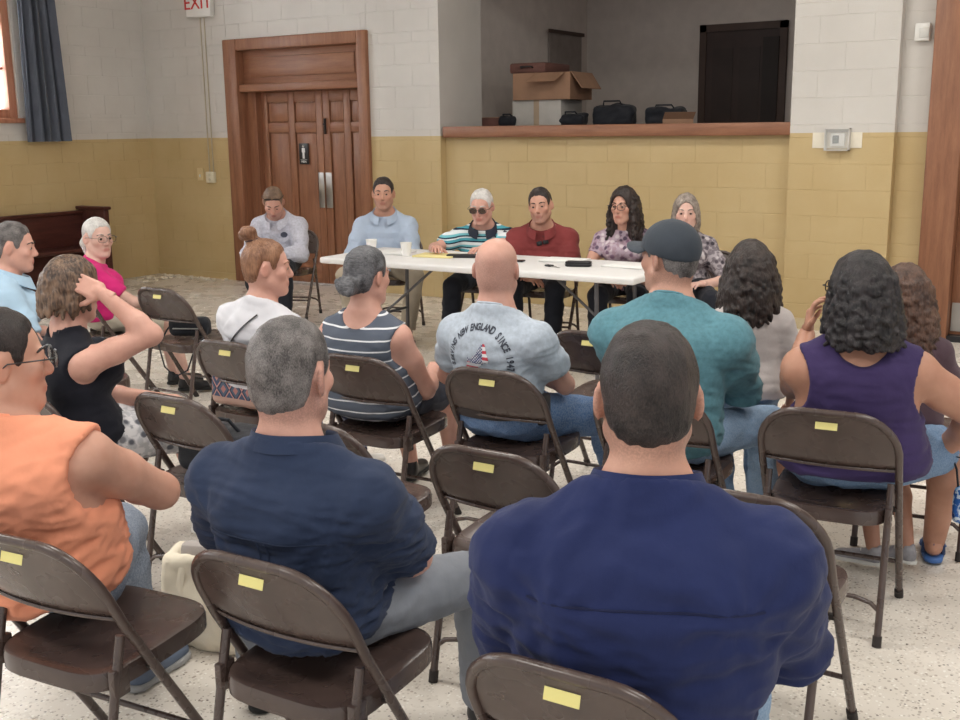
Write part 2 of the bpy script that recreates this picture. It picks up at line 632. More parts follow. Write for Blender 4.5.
MB().tube([(LXM + .04, WY + .166, 1.70), (LXM + .04, WY + .14, 1.70)], .012).bbox(LXM + .03, LXM + .05, WY + .15, WY + .172, 1.60, 1.76, .004).obj('door_bolt', M_BLACK, d1)
# men's room sign
sg = MB().bbox(-7.99, -7.86, WY + .160, WY + .172, 1.285, 1.505, .003).obj('restroom_sign', plain('sign_black', (30, 28, 30), .4))
tag(sg, 'small black restroom sign with white male figure on the left door leaf', 'sign')
M_SIGNW = plain('sign_white', (235, 235, 232), .5, var=.02)
fig = MB().lathe([(.0, -.013), (.012, -.006), (.012, .006), (.0, .013)], 10, (-7.925, WY + .158, 1.475))
fig.box(-7.940, -7.910, WY + .156, WY + .160, 1.405, 1.458).box(-7.946, -7.941, WY + .156, WY + .160, 1.41, 1.456).box(-7.909, -7.904, WY + .156, WY + .160, 1.41, 1.456)
fig.box(-7.938, -7.927, WY + .156, WY + .160, 1.345, 1.405).box(-7.923, -7.912, WY + .156, WY + .160, 1.345, 1.405)
fig.obj('male_pictogram', M_SIGNW, sg, smooth=False)


def text_mesh(body, size, extrude=0.0, align='CENTER', bold=0.0):
    cu = bpy.data.curves.new('lettering', 'FONT')
    cu.body = body
    cu.size = size
    cu.extrude = extrude
    cu.offset = bold
    cu.align_x = align
    cu.align_y = 'CENTER'
    cu.resolution_u = 3
    o = bpy.data.objects.new('lettering', cu)
    COL.objects.link(o)
    dg = bpy.context.evaluated_depsgraph_get()
    me = bpy.data.meshes.new_from_object(o.evaluated_get(dg))
    bpy.data.objects.remove(o)
    me.materials.clear()
    return me


link('lettering', text_mesh('MEN', .034, .001), M_SIGNW, sg, (-7.925, WY + .158, 1.312), (PI / 2, 0, 0))
MB().box(-7.97, -7.88, WY + .157, WY + .160, 1.332, 1.335).obj('rule_line', M_SIGNW, sg, smooth=False)

# exit sign, conduits, boxes
ex = MB().bbox(-9.32, -8.95, WY - .07, WY - .006, 2.855, 3.12, .008).obj('exit_sign', M_WHITEP)
tag(ex, 'white exit sign with red letters high on the wall', 'sign')
M_RED = plain('exit_red', (205, 52, 46), .5, var=.03)
link('lettering', text_mesh('EXIT', .205, .003), M_RED, ex, (-9.135, WY - .0725, 3.0), (PI / 2, 0, 0))
cd = MB().tube([(-9.17, WY - .012, 2.85), (-9.17, WY - .012, 1.20)], .006).tube([(-9.11, WY - .012, 2.85), (-9.11, WY - .012, 1.20)], .006).obj('conduit', plain('conduit_paint', (188, 176, 150), .5))
tag(cd, 'thin pair of painted conduits running down from the exit sign', 'conduit')
jb = MB().bbox(-9.20, -9.08, WY - .05, WY - .006, 1.08, 1.20, .006).obj('outlet_box', plain('ivory_plastic', (222, 212, 186), .5))
tag(jb, 'ivory surface-mounted outlet box at the bottom of the conduits', 'outlet')
for zz in (1.115, 1.165):
    MB().lathe([(.016, 0), (.016, .003)], 12).obj('socket', plain('socket_ivory', (196, 186, 160), .5), jb, (-9.14, WY - .05, zz), (PI / 2, 0, 0))
lsw = MB().bbox(-9.36, -9.27, WY - .022, WY - .006, 1.10, 1.24, .004).obj('light_switch', plain('switch_tan', (216, 194, 146), .5))
tag(lsw, 'tan light switch plate left of the outlet box', 'switch')
MB().bbox(-9.323, -9.307, WY - .032, WY - .02, 1.14, 1.17, .003).obj('toggle', M_WHITEP, lsw)

# thermostat under a clear cover on an unpainted patch
pa = MB().box(-2.475, -2.095, WY - .0085, WY - .0065, 1.455, 1.575).obj('trim_2', plain('old_paint', (232, 224, 206), .6), smooth=False)
tag(pa, 'white unpainted wall patch behind the thermostat', kind='structure')
th = thing('thermostat', 'white wall thermostat under a clear plastic guard on the right pier', 'thermostat', (-2.275, WY - .009, 1.52))
MB().bbox(-.055, .055, -.028, 0, -.05, .05, .006).obj('body', M_WHITEP, th)
MB().box(-.038, .012, -.030, -.027, -.03, .032).obj('screen', plain('lcd', (70, 84, 84), .25), th, smooth=False)
gl = NT('clear_plastic')
gl.base((.9, .9, .88, 1))
gl.b.inputs['Alpha'].default_value = .18
gl.b.inputs['IOR'].default_value = 1.02
M_CLEAR = gl.done(.15)
g = MB()
for a, b, c, d in ((-.095, -.088, -.085, .085), (.088, .095, -.085, .085)):
    g.box(a, b, -.055, 0, c, d)
g.box(-.095, .095, -.055, 0, .078, .085).box(-.095, .095, -.055, 0, -.085, -.078)
g.obj('guard_frame', plain('guard_grey', (206, 202, 196), .5), th, smooth=False)
MB().box(-.09, .09, -.058, -.055, -.08, .08).obj('guard_cover', M_CLEAR, th, smooth=False)
dv = thing('motion_sensor', 'small white alarm sensor high beside the right door frame', 'sensor', (-1.72, WY + .093, 2.30))
MB().bbox(-.055, .055, -.05, 0, -.065, .065, .012).obj('housing', M_WHITEP, dv)
MB().bbox(-.02, .05, -.058, -.046, -.04, .03, .004).obj('lens', plain('sensor_lens', (200, 198, 192), .3), dv)

# right door
f2 = MB().bbox(-1.62, -1.38, WY - .04, WY + .2, 0, 2.75, .012).bbox(-.30, -.08, WY - .04, WY + .2, 0, 2.75, .012).bbox(-1.38, -.30, WY - .04, WY + .2, 2.55, 2.75, .012)
d2 = f2.obj('door_2', M_WOOD)
tag(d2, 'brown wooden door at the right edge with steel kick plate', kind='structure')
MB().bbox(-1.38, -.30, WY + .04, WY + .1, 2.02, 2.10, .01).obj('transom_rail', M_WOODH, d2)
MB().box(-1.38, -.30, WY + .10, WY + .13, 2.10, 2.55).obj('transom_panel', M_WOODH, d2, smooth=False)
lf = MB().box(-1.38, -.30, WY + .10, WY + .145, .012, 2.02).obj('door_leaf', wood_mat('door_red_oak', (96, 54, 38), (124, 74, 52)), d2, smooth=False)
for s0, s1 in ((-1.38, -1.26), (-.9, -.78), (-.42, -.30)):
    MB().bbox(s0, s1, WY + .08, WY + .104, .012, 2.02, .006).obj('stile', M_WOOD, lf)
MB().box(-1.37, -.31, WY + .072, WY + .08, .07, .29).obj('kick_plate', M_STEEL, lf, smooth=False)
MB().box(-1.40, -.28, WY - .02, WY + .2, 0, .045).obj('under_door_shade', M_BLACK, d2, smooth=False)  # black bar paints the shade in the gap under the door

# ------------------------------------------------------------------ window and curtain
M_WFRAME = wood_mat('window_wood', (168, 112, 88), (196, 138, 110))
t = NT('window_glass')
t.base((1, 1, 1, 1))
t.b.inputs['Transmission Weight'].default_value = 1.0
t.b.inputs['IOR'].default_value = 1.05
M_GLASS = t.done(.05)
for i, wy in enumerate(WINDOWS_Y[:2]):
    y0, y1 = wy - .62, wy + .62
    wf = MB()
    wf.bbox(WX - .16, WX - .02, y0, y0 + .09, z0w, z1w, .008).bbox(WX - .16, WX - .02, y1 - .09, y1, z0w, z1w, .008)
    wf.bbox(WX - .16, WX - .02, y0 + .09, y1 - .09, z0w, z0w + .09, .008).bbox(WX - .16, WX - .02, y0 + .09, y1 - .09, z1w - .09, z1w, .008)
    wo = wf.obj('window_%d' % (i + 1), M_WFRAME)
    tag(wo, ('bright wooden sash window beside the blue curtain', 'wooden sash window further along the left wall')[i], kind='structure')
    MB().bbox(WX - .02, WX + .05, y0 - .03, y1 + .03, z0w - .05, z0w, .008).obj('window_sill', M_WFRAME, wo)
    MB().bbox(WX - .13, WX - .05, y0 + .09, y1 - .09, 2.72, 2.79, .006).obj('meeting_rail', M_WFRAME, wo)
    for zz in (2.28, 3.22):
        MB().bbox(WX - .11, WX - .07, y0 + .09, y1 - .09, zz, zz + .025, .004).obj('muntin', M_WFRAME, wo)
    MB().bbox(WX - .11, WX - .07, wy - .012, wy + .012, z0w + .09, z1w - .09, .004).obj('muntin', M_WFRAME, wo)
    for (za, zb) in ((z0w + .09, 2.28), (2.305, 2.72), (2.79, 3.22), (3.245, z1w - .09)):
        for (ya, yb) in ((y0 + .09, wy - .012), (wy + .012, y1 - .09)):
            MB().box(WX - .092, WX - .088, ya, yb, za, zb).obj('pane', M_GLASS, wo, smooth=False)


def curtain(y0, y1, z0, z1, x):
    n, m = 90, 14
    vs, fs = [], []
    for side in (0, 1):
        for j in range(m + 1):
            tz = j / m
            wid = 1.0 - .30 * tz
            for i in range(n + 1):
                u = i / n
                ph = u * 2 * PI * 4.5
                amp = .045 * (1 - .25 * tz)
                xx = x + amp * math.sin(ph) + .012 * math.sin(ph * 2.3 + 1.5 + tz) + (.006 if side else 0)
                yy = y0 + (y1 - y0) * (u * wid + (1 - wid) * .35) + .01 * math.sin(ph * 1.7)
                vs.append((xx, yy, z0 + (z1 - z0) * tz))
    k = (n + 1) * (m + 1)
    for j in range(m):
        for i in range(n):
            a = j * (n + 1) + i
            fs.append((a, a + 1, a + n + 2, a + n + 1))
            fs.append((k + a, k + a + n + 1, k + a + n + 2, k + a + 1))
    for i in range(n):
        fs.append((i, k + i, k + i + 1, i + 1))
    for j in range(m):
        for a in (j * (n + 1), j * (n + 1) + n):
            fs.append((a, a + n + 1, k + a + n + 1, k + a))
    return MB().add(vs, fs)


cu = curtain(7.10, 7.62, 1.56, 3.9, WX + .11).obj('curtain', cloth_mat('curtain_blue_grey', (92, 97, 108)), angle=60)
tag(cu, 'long blue-grey curtain hanging beside the bright window', 'curtain')
rod = MB().tube([(WX + .11, 5.2, 3.9), (WX + .11, 7.8, 3.9)], .014).obj('curtain_rod', M_STEEL)
tag(rod, 'thin steel curtain rod above the window, out of view', 'rod')
for yy in (5.25, 7.7):
    MB().tube([(WX + .005, yy, 3.9), (WX + .11, yy, 3.9)], .01).obj('bracket', M_STEEL, rod)

# ------------------------------------------------------------------ ceiling fixtures (the area lights sit under these)
for i, (lx, ly) in enumerate(LAMPS):
    lf_ = thing('ceiling_light', 'long white fluorescent ceiling fixture of the hall', 'ceiling light', (lx, ly, CEIL), 0, 'fluorescent fixtures on the ceiling')
    MB().bbox(-.62, .62, -.27, .27, -.08, 0, .01).obj('housing', M_WHITEP, lf_)
    MB().bbox(-.60, .60, -.25, .25, -.11, -.08, .01).obj('diffuser', M_WHITEP, lf_)

# ------------------------------------------------------------------ pew by the left wall
pw = thing('pew', 'dark brown wooden pew standing along the left wall', 'pew', (0, 0, 0))
PE = 7.70
MB().bbox(WX + .06, WX + .10, 4.4, PE, .16, .80, .008).obj('back', M_PEW, pw)
MB().bbox(WX + .03, WX + .13, 4.4, PE, .79, .825, .01).obj('top_rail', M_PEW, pw)
MB().bbox(WX + .10, WX + .48, 4.4, PE, .42, .455, .01).obj('seat', M_PEW, pw)
MB().bbox(WX + .03, WX + .46, PE, PE + .07, 0, .84, .015).obj('end_panel', M_PEW, pw)
MB().bbox(WX + .01, WX + .48, PE - .015, PE + .085, .835, .87, .01).obj('end_cap', M_PEW, pw)
MB().bbox(WX + .10, WX + .14, 4.4, PE, 0, .42, .006).obj('kick_board', M_PEW, pw)
# ------------------------------------------------------------------ folding chairs
t = NT('brown_enamel')
v_ = t.coord()
t.base(t.ramp(t.noise(v_, 9, 4), [(.3, lin((66, 53, 49))), (.7, lin((80, 65, 60)))]))
t.l(t.ramp(t.noise(v_, 12, 2), [(.3, (.24, .24, .24, 1)), (.7, (.32, .32, .32, 1))]), t.b.inputs['Roughness'])
t.b.inputs['Metallic'].default_value = .0
t.b.inputs['Specular IOR Level'].default_value = .65
M_CHAIR = t.m
M_CAP = plain('rubber_cap', (44, 38, 36), .7)
M_STICK = plain('yellow_sticker', (226, 216, 140), .6, var=.05)
CHW = .215


def arc(c, r, a0, a1, n):
    return [(c[0] + r * math.cos(a0 + (a1 - a0) * i / n), c[1] + r * math.sin(a0 + (a1 - a0) * i / n)) for i in range(n + 1)]


def up_pt(x, z):
    """point on the slanting plane of back frame and front legs"""
    return (x, .19 - .46 * z / .76 + (.02 * max(0, (z - .55)) / .2), z)


def make_chair():
    root = thing('folding_chair', 'chair', 'chair')
    # back tube: foot - upright - rounded top - upright - foot
    pts = [(-CHW, .012), (-CHW, .30), (-CHW, .55), (-CHW, .60)]
    pts += [(x, z) for x, z in [(-CHW + .13 - .13 * math.cos(a), .62 + .135 * math.sin(a)) for a in np.linspace(.1, PI / 2, 8)]]
    pts += [(-x, z) for x, z in reversed(pts)]
    MB().tube([up_pt(x, z) for x, z in pts], .0125, 10).obj('back_frame', M_CHAIR, root, angle=60)
    # curved sheet back panel, bowed to the rear
    vs, fs = [], []
    nx, nz = 16, 8
    for side in (0, 1):
        for j in range(nz + 1):
            for i in range(nx + 1):
                u = -1 + 2 * i / nx
                z = .565 + (.748 - .565) * j / nz
                hw = CHW - .004
                if z > .62:
                    k = min(1, (z - .62) / .135)
                    hw = (CHW - .13) + .13 * math.sqrt(max(0, 1 - k * k)) - .004
                x = u * hw
                p = up_pt(x, z)
                bow = .030 * (1 - (x / CHW) ** 2) * (1 - .75 * j / nz)
                lip = .012 if j == 0 else 0
                vs.append((x, p[1] - bow + (.004 if side else -.002) + lip, z - (.004 if j == 0 else 0)))
    k = (nx + 1) * (nz + 1)
    for j in range(nz):
        for i in range(nx):
            a = j * (nx + 1) + i
            fs.append((a, a + 1, a + nx + 2, a + nx + 1))
            fs.append((k + a, k + a + nx + 1, k + a + nx + 2, k + a + 1))
    for i in range(nx):
        fs.append((i, k + i, k + i + 1, i + 1))
    MB().add(vs, fs).obj('back_panel', M_CHAIR, root, angle=60)
    b = []
    for i in range(nx + 1):
        x = (-1 + 2 * i / nx) * (CHW - .004)
        b.append((x, up_pt(x, .565)[1] - .030 * (1 - (x / CHW) ** 2) + .004, .563))
    MB().tube(b, .005, 6).obj('panel_lip', M_CHAIR, root, angle=60)
    # sticker
    ys = up_pt(0, .715)[1] - .030 * (1 - .6) - .0085
    s = MB().add([(-.034, ys - .006, .703), (.034, ys - .006, .703), (.034, ys, .725), (-.034, ys, .725),
                  (-.034, ys - .005, .703), (.034, ys - .005, .703), (.034, ys + .001, .725), (-.034, ys + .001, .725)],
                 [(0, 1, 2, 3), (4, 7, 6, 5), (0, 4, 5, 1), (2, 6, 7, 3), (1, 5, 6, 2), (0, 3, 7, 4)])
    s.obj('sticker', M_STICK, root, smooth=False)
    # seat pan: rounded plan, slightly dished, with skirt
    n = 40
    ring = []
    for i in range(n):
        a = 2 * PI * i / n
        ex = .45
        cx, sy = math.cos(a), math.sin(a)
        x = .195 * math.copysign(abs(cx) ** ex, cx)
        yy = .205 * math.copysign(abs(sy) ** ex, sy)
        ring.append((x * (1.0 + .02 * (yy / .2)), yy))
    vs, fs = [], []
    for s_, z in ((1.0, .392), (1.0, .425), (.985, .436), (.94, .439), (.80, .433), (.5, .426), (.15, .424)):
        for (x, yy) in ring:
            zz = z + .010 * (yy / .2)
            vs.append((x * s_, .005 + yy * s_, zz))
    for r in range(6):
        for i in range(n):
            l = (i + 1) % n
            fs.append((r * n + i, r * n + l, (r + 1) * n + l, (r + 1) * n + i))
    fs.append(tuple(6 * n + i for i in range(n)))
    # underside
    o = len(vs)
    for (x, yy) in ring:
        vs.append((x * .97, .005 + yy * .97, .398 + .010 * (yy / .2)))
    for i in range(n):
        l = (i + 1) % n
        fs.append((o + i, o + l, l, i))
    fs.append(tuple(o + i for i in range(n - 1, -1, -1)))
    MB().add(vs, fs).obj('seat', M_CHAIR, root, angle=35)
    for sx in (-1, 1):
        MB().tube([(sx * (CHW - .022), -.135, .515), (sx * (CHW - .022), -.155, .43), (sx * (CHW - .022), -.245, .012)], .0115, 10).obj('rear_leg', M_CHAIR, root, angle=60)
        MB().bbox(sx * (CHW - .022) - .010, sx * (CHW - .022) + .010, -.175, -.125, .37, .44, .004).obj('hinge_bracket', M_CHAIR, root)
        MB().tube([(sx * (CHW - .008), up_pt(0, .405)[1], .405), (sx * (CHW - .030), up_pt(0, .405)[1], .405)], .010, 8).obj('pivot_bolt', M_CAP, root)
        MB().tube([(sx * CHW, .187, .0), (sx * CHW, .165, .035)], .0155, 10).obj('foot_cap', M_CAP, root)
        MB().tube([(sx * (CHW - .022), -.247, .0), (sx * (CHW - .022), -.240, .035)], .0145, 10).obj('foot_cap', M_CAP, root)
    MB().tube([up_pt(-CHW, .17), up_pt(CHW, .17)], .008, 8).obj('front_crossbar', M_CHAIR, root, angle=60)
    xr = CHW - .022
    MB().tube([(-xr, -.222, .11), (-xr + .03, -.220, .135), (-xr + .08, -.219, .148), (xr - .08, -.219, .148), (xr - .03, -.220, .135), (xr, -.222, .11)], .008, 8).obj('rear_crossbar', M_CHAIR, root, angle=60)
    return root


CHAIRS = [
    # label, x, y, rz
    ('brown folding chair under the man in the orange sleeveless shirt', -2.16, 1.62, .10),
    ('brown folding chair under the grey-haired man in the dark blue shirt', -1.58, 1.80, .03),
    ('brown folding chair under the large man in the navy shirt', -.79, 1.72, .02),
    ('brown folding chair under the woman in the black sleeveless top', -3.46, 2.56, -.10),
    ('empty brown folding chair with a black bag on its seat, behind the black-top woman', -2.85, 2.72, 0),
    ('empty brown folding chair half hidden behind the grey-haired man', -2.21, 2.70, 0),
    ('empty brown folding chair behind the man in the printed grey T-shirt', -1.57, 2.72, .0),
    ('empty brown folding chair just right of the large navy-shirted man', -.84, 2.73, 0),
    ('brown folding chair under the woman with a hair bun and white shirt', -3.39, 3.52, 0),
    ('brown folding chair under the woman in the striped tank top', -2.72, 3.55, 0.03),
    ('brown folding chair under the bald man in the printed grey T-shirt', -2.11, 3.60, 0),
    ('brown folding chair under the man in the teal shirt and cap', -1.47, 3.60, 0),
    ('brown folding chair under the curly-haired woman in the purple tank top', -.885, 3.62, .10),
    ('empty brown folding chair left of the teal-shirted man, nearest the table', -2.12, 4.46, 0),
    ('empty brown folding chair with a small black shoulder bag, by the pink-shirted woman', -4.92, 4.50, -.02),
    ('empty brown folding chair at the right edge beyond the brown-haired child', -.78, 4.50, .1),
    ('brown folding chair under the woman in the pink shirt', -5.45, 4.42, -.55),
    ('brown folding chair under the woman in light blue at the left edge', -4.55, 3.42, -.5),
    ('dark folding chair behind the table under the man in the grey hooded top', -6.62, 7.22, PI + .35),
    ('dark folding chair behind the table under the man in the light blue shirt', -5.45, 7.17, PI + .25),
    ('dark folding chair behind the table under the white-haired man', -4.50, 7.17, PI + .2),
    ('dark folding chair behind the table under the man in the maroon polo', -3.98, 7.18, PI + .2),
    ('dark folding chair behind the table under the woman with long dark curls', -3.30, 7.22, PI + .2),
    ('dark folding chair behind the table under the grey-haired woman in print', -2.72, 7.22, PI + .3),
]
chair0 = make_chair()
for i, (lab, x, y, rz) in enumerate(CHAIRS):
    c = chair0 if i == 0 else copy_tree(chair0)
    c.location = (x, y, 0)
    c.rotation_euler = (0, 0, rz)
    tag(c, lab, 'chair', 'brown steel folding chairs of the hall')

# ------------------------------------------------------------------ folding table
TX0, TX1, TY0, TY1, TZ = -5.20, -2.72, 6.00, 6.76, .745
M_TABLE = plain('white_tabletop', (226, 224, 222), .45, var=.03, bump=.1, bscale=300)
M_GREY = plain('grey_table_steel', (92, 90, 92), .4, .4)
tb = thing('folding_table', 'long white plastic folding table in front of the seated panel', 'table', ((TX0 + TX1) / 2, (TY0 + TY1) / 2, 0))
hl, hd = (TX1 - TX0) / 2, (TY1 - TY0) / 2
MB().bbox(-hl, hl, -hd, hd, TZ - .045, TZ, .014, 3).obj('tabletop', M_TABLE, tb)
for sx in (-1, 1):
    for sy in (-1, 1):
        MB().tube([(sx * (hl - .30), sy * (hd - .10), TZ - .05), (sx * (hl - .27), sy * (hd - .07), .02)], .014, 10).obj('leg', M_GREY, tb)
        MB().tube([(sx * (hl - .27), sy * (hd - .07), .0), (sx * (hl - .27), sy * (hd - .07), .04)], .018, 10).obj('foot_cap', M_CAP, tb)
    MB().tube([(sx * (hl - .28), -(hd - .08), .30), (sx * (hl - .28), hd - .08, .30)], .011, 8).obj('leg_crossbar', M_GREY, tb)
    MB().tube([(sx * (hl - .285), 0, .30), (sx * .45, 0, TZ - .05)], .010, 8).obj('brace', M_GREY, tb)

# things on the table
M_PAPER = plain('paper_white', (232, 231, 228), .7, var=.03)
M_CUP = plain('foam_cup', (240, 238, 234), .6, var=.02)


def cup(x, y, label):
    c = MB().lathe([(.029, 0), (.032, .01), (.041, .095), (.043, .098), (.041, .098), (.031, .012), (.0, .012)], 20).obj('paper_cup', M_CUP, None, (x, y, TZ + .001))
    tag(c, label, 'cup')


cup(-4.66, 6.33, 'white foam cup standing in front of the man in light blue')
cup(-5.03, 6.40, 'white foam cup nearest the left end of the table')


def sheet(name, label, cat, x, y, w, h, rz, mat, th=.004, n=1):
    r = thing(name, label, cat, (x, y, TZ + .001), rz)
    for i in range(n):
        a = random.Random(i + int(x * 100)).uniform(-.08, .08)
        o = MB().bbox(-w / 2, w / 2, -h / 2, h / 2, i * th, (i + 1) * th - .0004, min(.0015, th / 3)).obj('sheet', mat, r)
        o.rotation_euler = (0, 0, a if i else 0)
    return r


sheet('paper_stack', 'small stack of white papers between the two foam cups', 'papers', -4.87, 6.45, .28, .22, .1, M_PAPER, .004, 3)
sheet('notepad', 'yellow legal pad on the table left of the dark folder', 'notepad', -4.45, 6.42, .30, .21, .15, plain('pad_yellow', (228, 214, 150), .7), .012, 1)
sheet('paper_sheet', 'loose white sheet tucked behind the yellow pad', 'papers', -4.52, 6.64, .28, .21, -.2, M_PAPER, .002, 1)
fo = sheet('folder', 'dark folder lying under the forearm of the white-haired man', 'folder', -4.20, 6.46, .32, .07, .35, M_BLACK, .022, 1)
sheet('paper_stack', 'white papers in front of the man in the maroon polo', 'papers', -3.50, 6.58, .30, .22, .1, M_PAPER, .003, 4)
sheet('paper_stack', 'white papers at the right end of the table', 'papers', -2.98, 6.50, .30, .22, -.1, M_PAPER, .003, 3)
gc = thing('glasses_case', 'black rounded glasses case on the table by the papers', 'case', (-3.28, 6.36, TZ + .001), .3)
MB().bbox(-.085, .085, -.035, .035, 0, .016, .012, 3).bbox(-.085, .085, -.035, .035, .017, .035, .014, 3).obj('shell', M_BLACK, gc)
MB().bbox(-.087, .087, -.037, .037, .015, .018, .001).obj('seam', plain('case_seam', (70, 70, 74), .4), gc)
ky = thing('key_fob', 'small black key fob with ring lying on the table', 'keys', (-3.45, 6.27, TZ + .001), -.4)
MB().bbox(-.03, .03, -.018, .018, 0, .012, .005).obj('fob', M_BLACK, ky)
MB().tube([(.048 + .018 * math.cos(a), .018 * math.sin(a), .003) for a in np.linspace(0, 2 * PI, 14)[:-1]], .0016, 6, closed=True).obj('ring', M_STEEL, ky)
MB().bbox(.06, .11, -.006, .006, .0, .0025, .001).obj('key', M_STEEL, ky)
ph = thing('phone', 'small black phone at the table edge beside the bald man', 'phone', (-3.80, 6.40, TZ + .001), .2)
MB().bbox(-.075, .075, -.036, .036, 0, .009, .004).obj('body', M_BLACK, ph)
MB().bbox(-.070, .070, -.033, .033, .0088, .0096, .0003).obj('screen', plain('phone_glass', (18, 20, 26), .12), ph)

# paint flakes along the foot of the back wall
rnd = random.Random(5)
fk = MB()
for i in range(46):
    if i < 20:
        x, y, s = WX + .12 + rnd.random() * .35, 7.92 + rnd.random() * .85, .02 + rnd.random() * .035
    else:
        x, y, s = WX + .2 + rnd.random() * .95, WY - .05 - rnd.random() * .10, .012 + rnd.random() * .03
    a = rnd.random() * 6
    p = [(x + s * math.cos(a + k * 1.25) * rnd.uniform(.6, 1), y + s * math.sin(a + k * 1.25) * rnd.uniform(.6, 1)) for k in range(5)]
    fk.add([(q[0], q[1], .001) for q in p] + [(q[0], q[1], .006 + .012 * rnd.random()) for q in p],
           [(4, 3, 2, 1, 0), (5, 6, 7, 8, 9)] + [(k, (k + 1) % 5, 5 + (k + 1) % 5, 5 + k) for k in range(5)])
fk = fk.obj('paint_flakes', plain('flake_white', (226, 216, 198), .7), smooth=False)
tag(fk, 'scatter of pale paint flakes on the floor along the wall foot', 'flakes', kind='stuff')

# ------------------------------------------------------------------ boxes and bags on the stage counter
M_CARD = plain('cardboard', (150, 116, 92), .8)
M_CARDD = plain('cardboard_dark', (104, 70, 62), .8)
bx = thing('white_carton', 'pale square carton under the open brown box on the stage', 'box', (-5.48, 9.92, 1.641), .05)
MB().bbox(-.27, .27, -.25, .25, 0, .265, .006).obj('body', plain('pale_card', (176, 172, 166), .7), bx)
MB().box(-.03, .03, -.2525, -.25, .02, .265).obj('tape', plain('tape_tan', (160, 140, 116), .5), bx, smooth=False)
bx = thing('cardboard_box', 'open brown cardboard box with raised flap on the stage counter', 'box', (-5.42, 9.92, 1.907), .08)
b = MB()
b.box(-.31, .31, -.28, -.274, 0, .26).box(-.31, .31, .274, .28, 0, .26).box(-.31, -.304, -.274, .274, 0, .26).box(.304, .31, -.274, .274, 0, .26).box(-.304, .304, -.274, .274, 0, .006)
b.obj('body', M_CARD, bx, smooth=False)
MB().add([(-.06, -.28, .26), (.26, -.28, .26), (.20, -.42, .17), (-.10, -.42, .17), (-.06, -.274, .26), (.26, -.274, .26), (.20, -.414, .166), (-.10, -.414, .166)],
         [(0, 3, 2, 1), (4, 5, 6, 7), (0, 1, 5, 4), (2, 3, 7, 6), (1, 2, 6, 5), (0, 4, 7, 3)]).obj('flap', M_CARD, bx, smooth=False)
MB().add([(.31, -.27, .26), (.31, .27, .26), (.42, .25, .10), (.42, -.25, .10), (.316, -.27, .264), (.316, .27, .264), (.426, .25, .104), (.426, -.25, .104)],
         [(0, 1, 2, 3), (4, 7, 6, 5), (0, 4, 5, 1), (2, 6, 7, 3), (1, 5, 6, 2), (0, 3, 7, 4)]).obj('flap', M_CARD, bx, smooth=False)
bx = thing('flat_case', 'dark red flat case lying on top of the open brown box', 'case', (-5.58, 9.95, 2.168), .05)
MB().bbox(-.20, .20, -.29, .29, 0, .10, .02).obj('body', M_CARDD, bx)
MB().tube([(-.06, -.29, .05), (-.06, -.32, .06), (.06, -.32, .06), (.06, -.29, .05)], .008, 6).obj('handle', M_BLACK, bx)
bx = thing('small_carton', 'little brown carton at the left end of the stage counter', 'box', (-6.02, 9.75, 1.641), .2)
MB().bbox(-.12, .12, -.1, .1, 0, .10, .004).obj('body', M_CARDD, bx)
MB().box(-.125, .125, -.105, .105, .10, .106).obj('lid', M_CARD, bx, smooth=False)
bx = thing('small_carton', 'small open carton lying between dark bags near the stage door', 'box', (-4.00, 9.75, 1.641), .4)
MB().bbox(-.14, .14, -.1, .1, 0, .06, .004).obj('body', M_CARD, bx)
MB().add([(-.14, -.1, .06), (.14, -.1, .06), (.16, -.16, .12), (-.12, -.16, .12), (-.14, -.096, .06), (.14, -.096, .06), (.16, -.156, .122), (-.12, -.156, .122)],
         [(0, 3, 2, 1), (4, 5, 6, 7), (0, 1, 5, 4), (2, 3, 7, 6), (1, 2, 6, 5), (0, 4, 7, 3)]).obj('flap', M_CARD, bx, smooth=False)
# ------------------------------------------------------------------ implicit-surface modelling (for bodies, clothes, hair, bags)
F32 = np.float32


def axis(lo, hi, h, fine=None):
    if not fine:
        return np.arange(lo, hi + h, h, dtype=np.float64)
    flo, fhi, hf = fine
    a = np.arange(flo, lo - h, -h)[::-1] if flo > lo else np.array([flo])
    m = np.arange(flo + hf, fhi, hf)
    b = np.arange(fhi, hi + h, h)
    return np.concatenate([a, m, b])


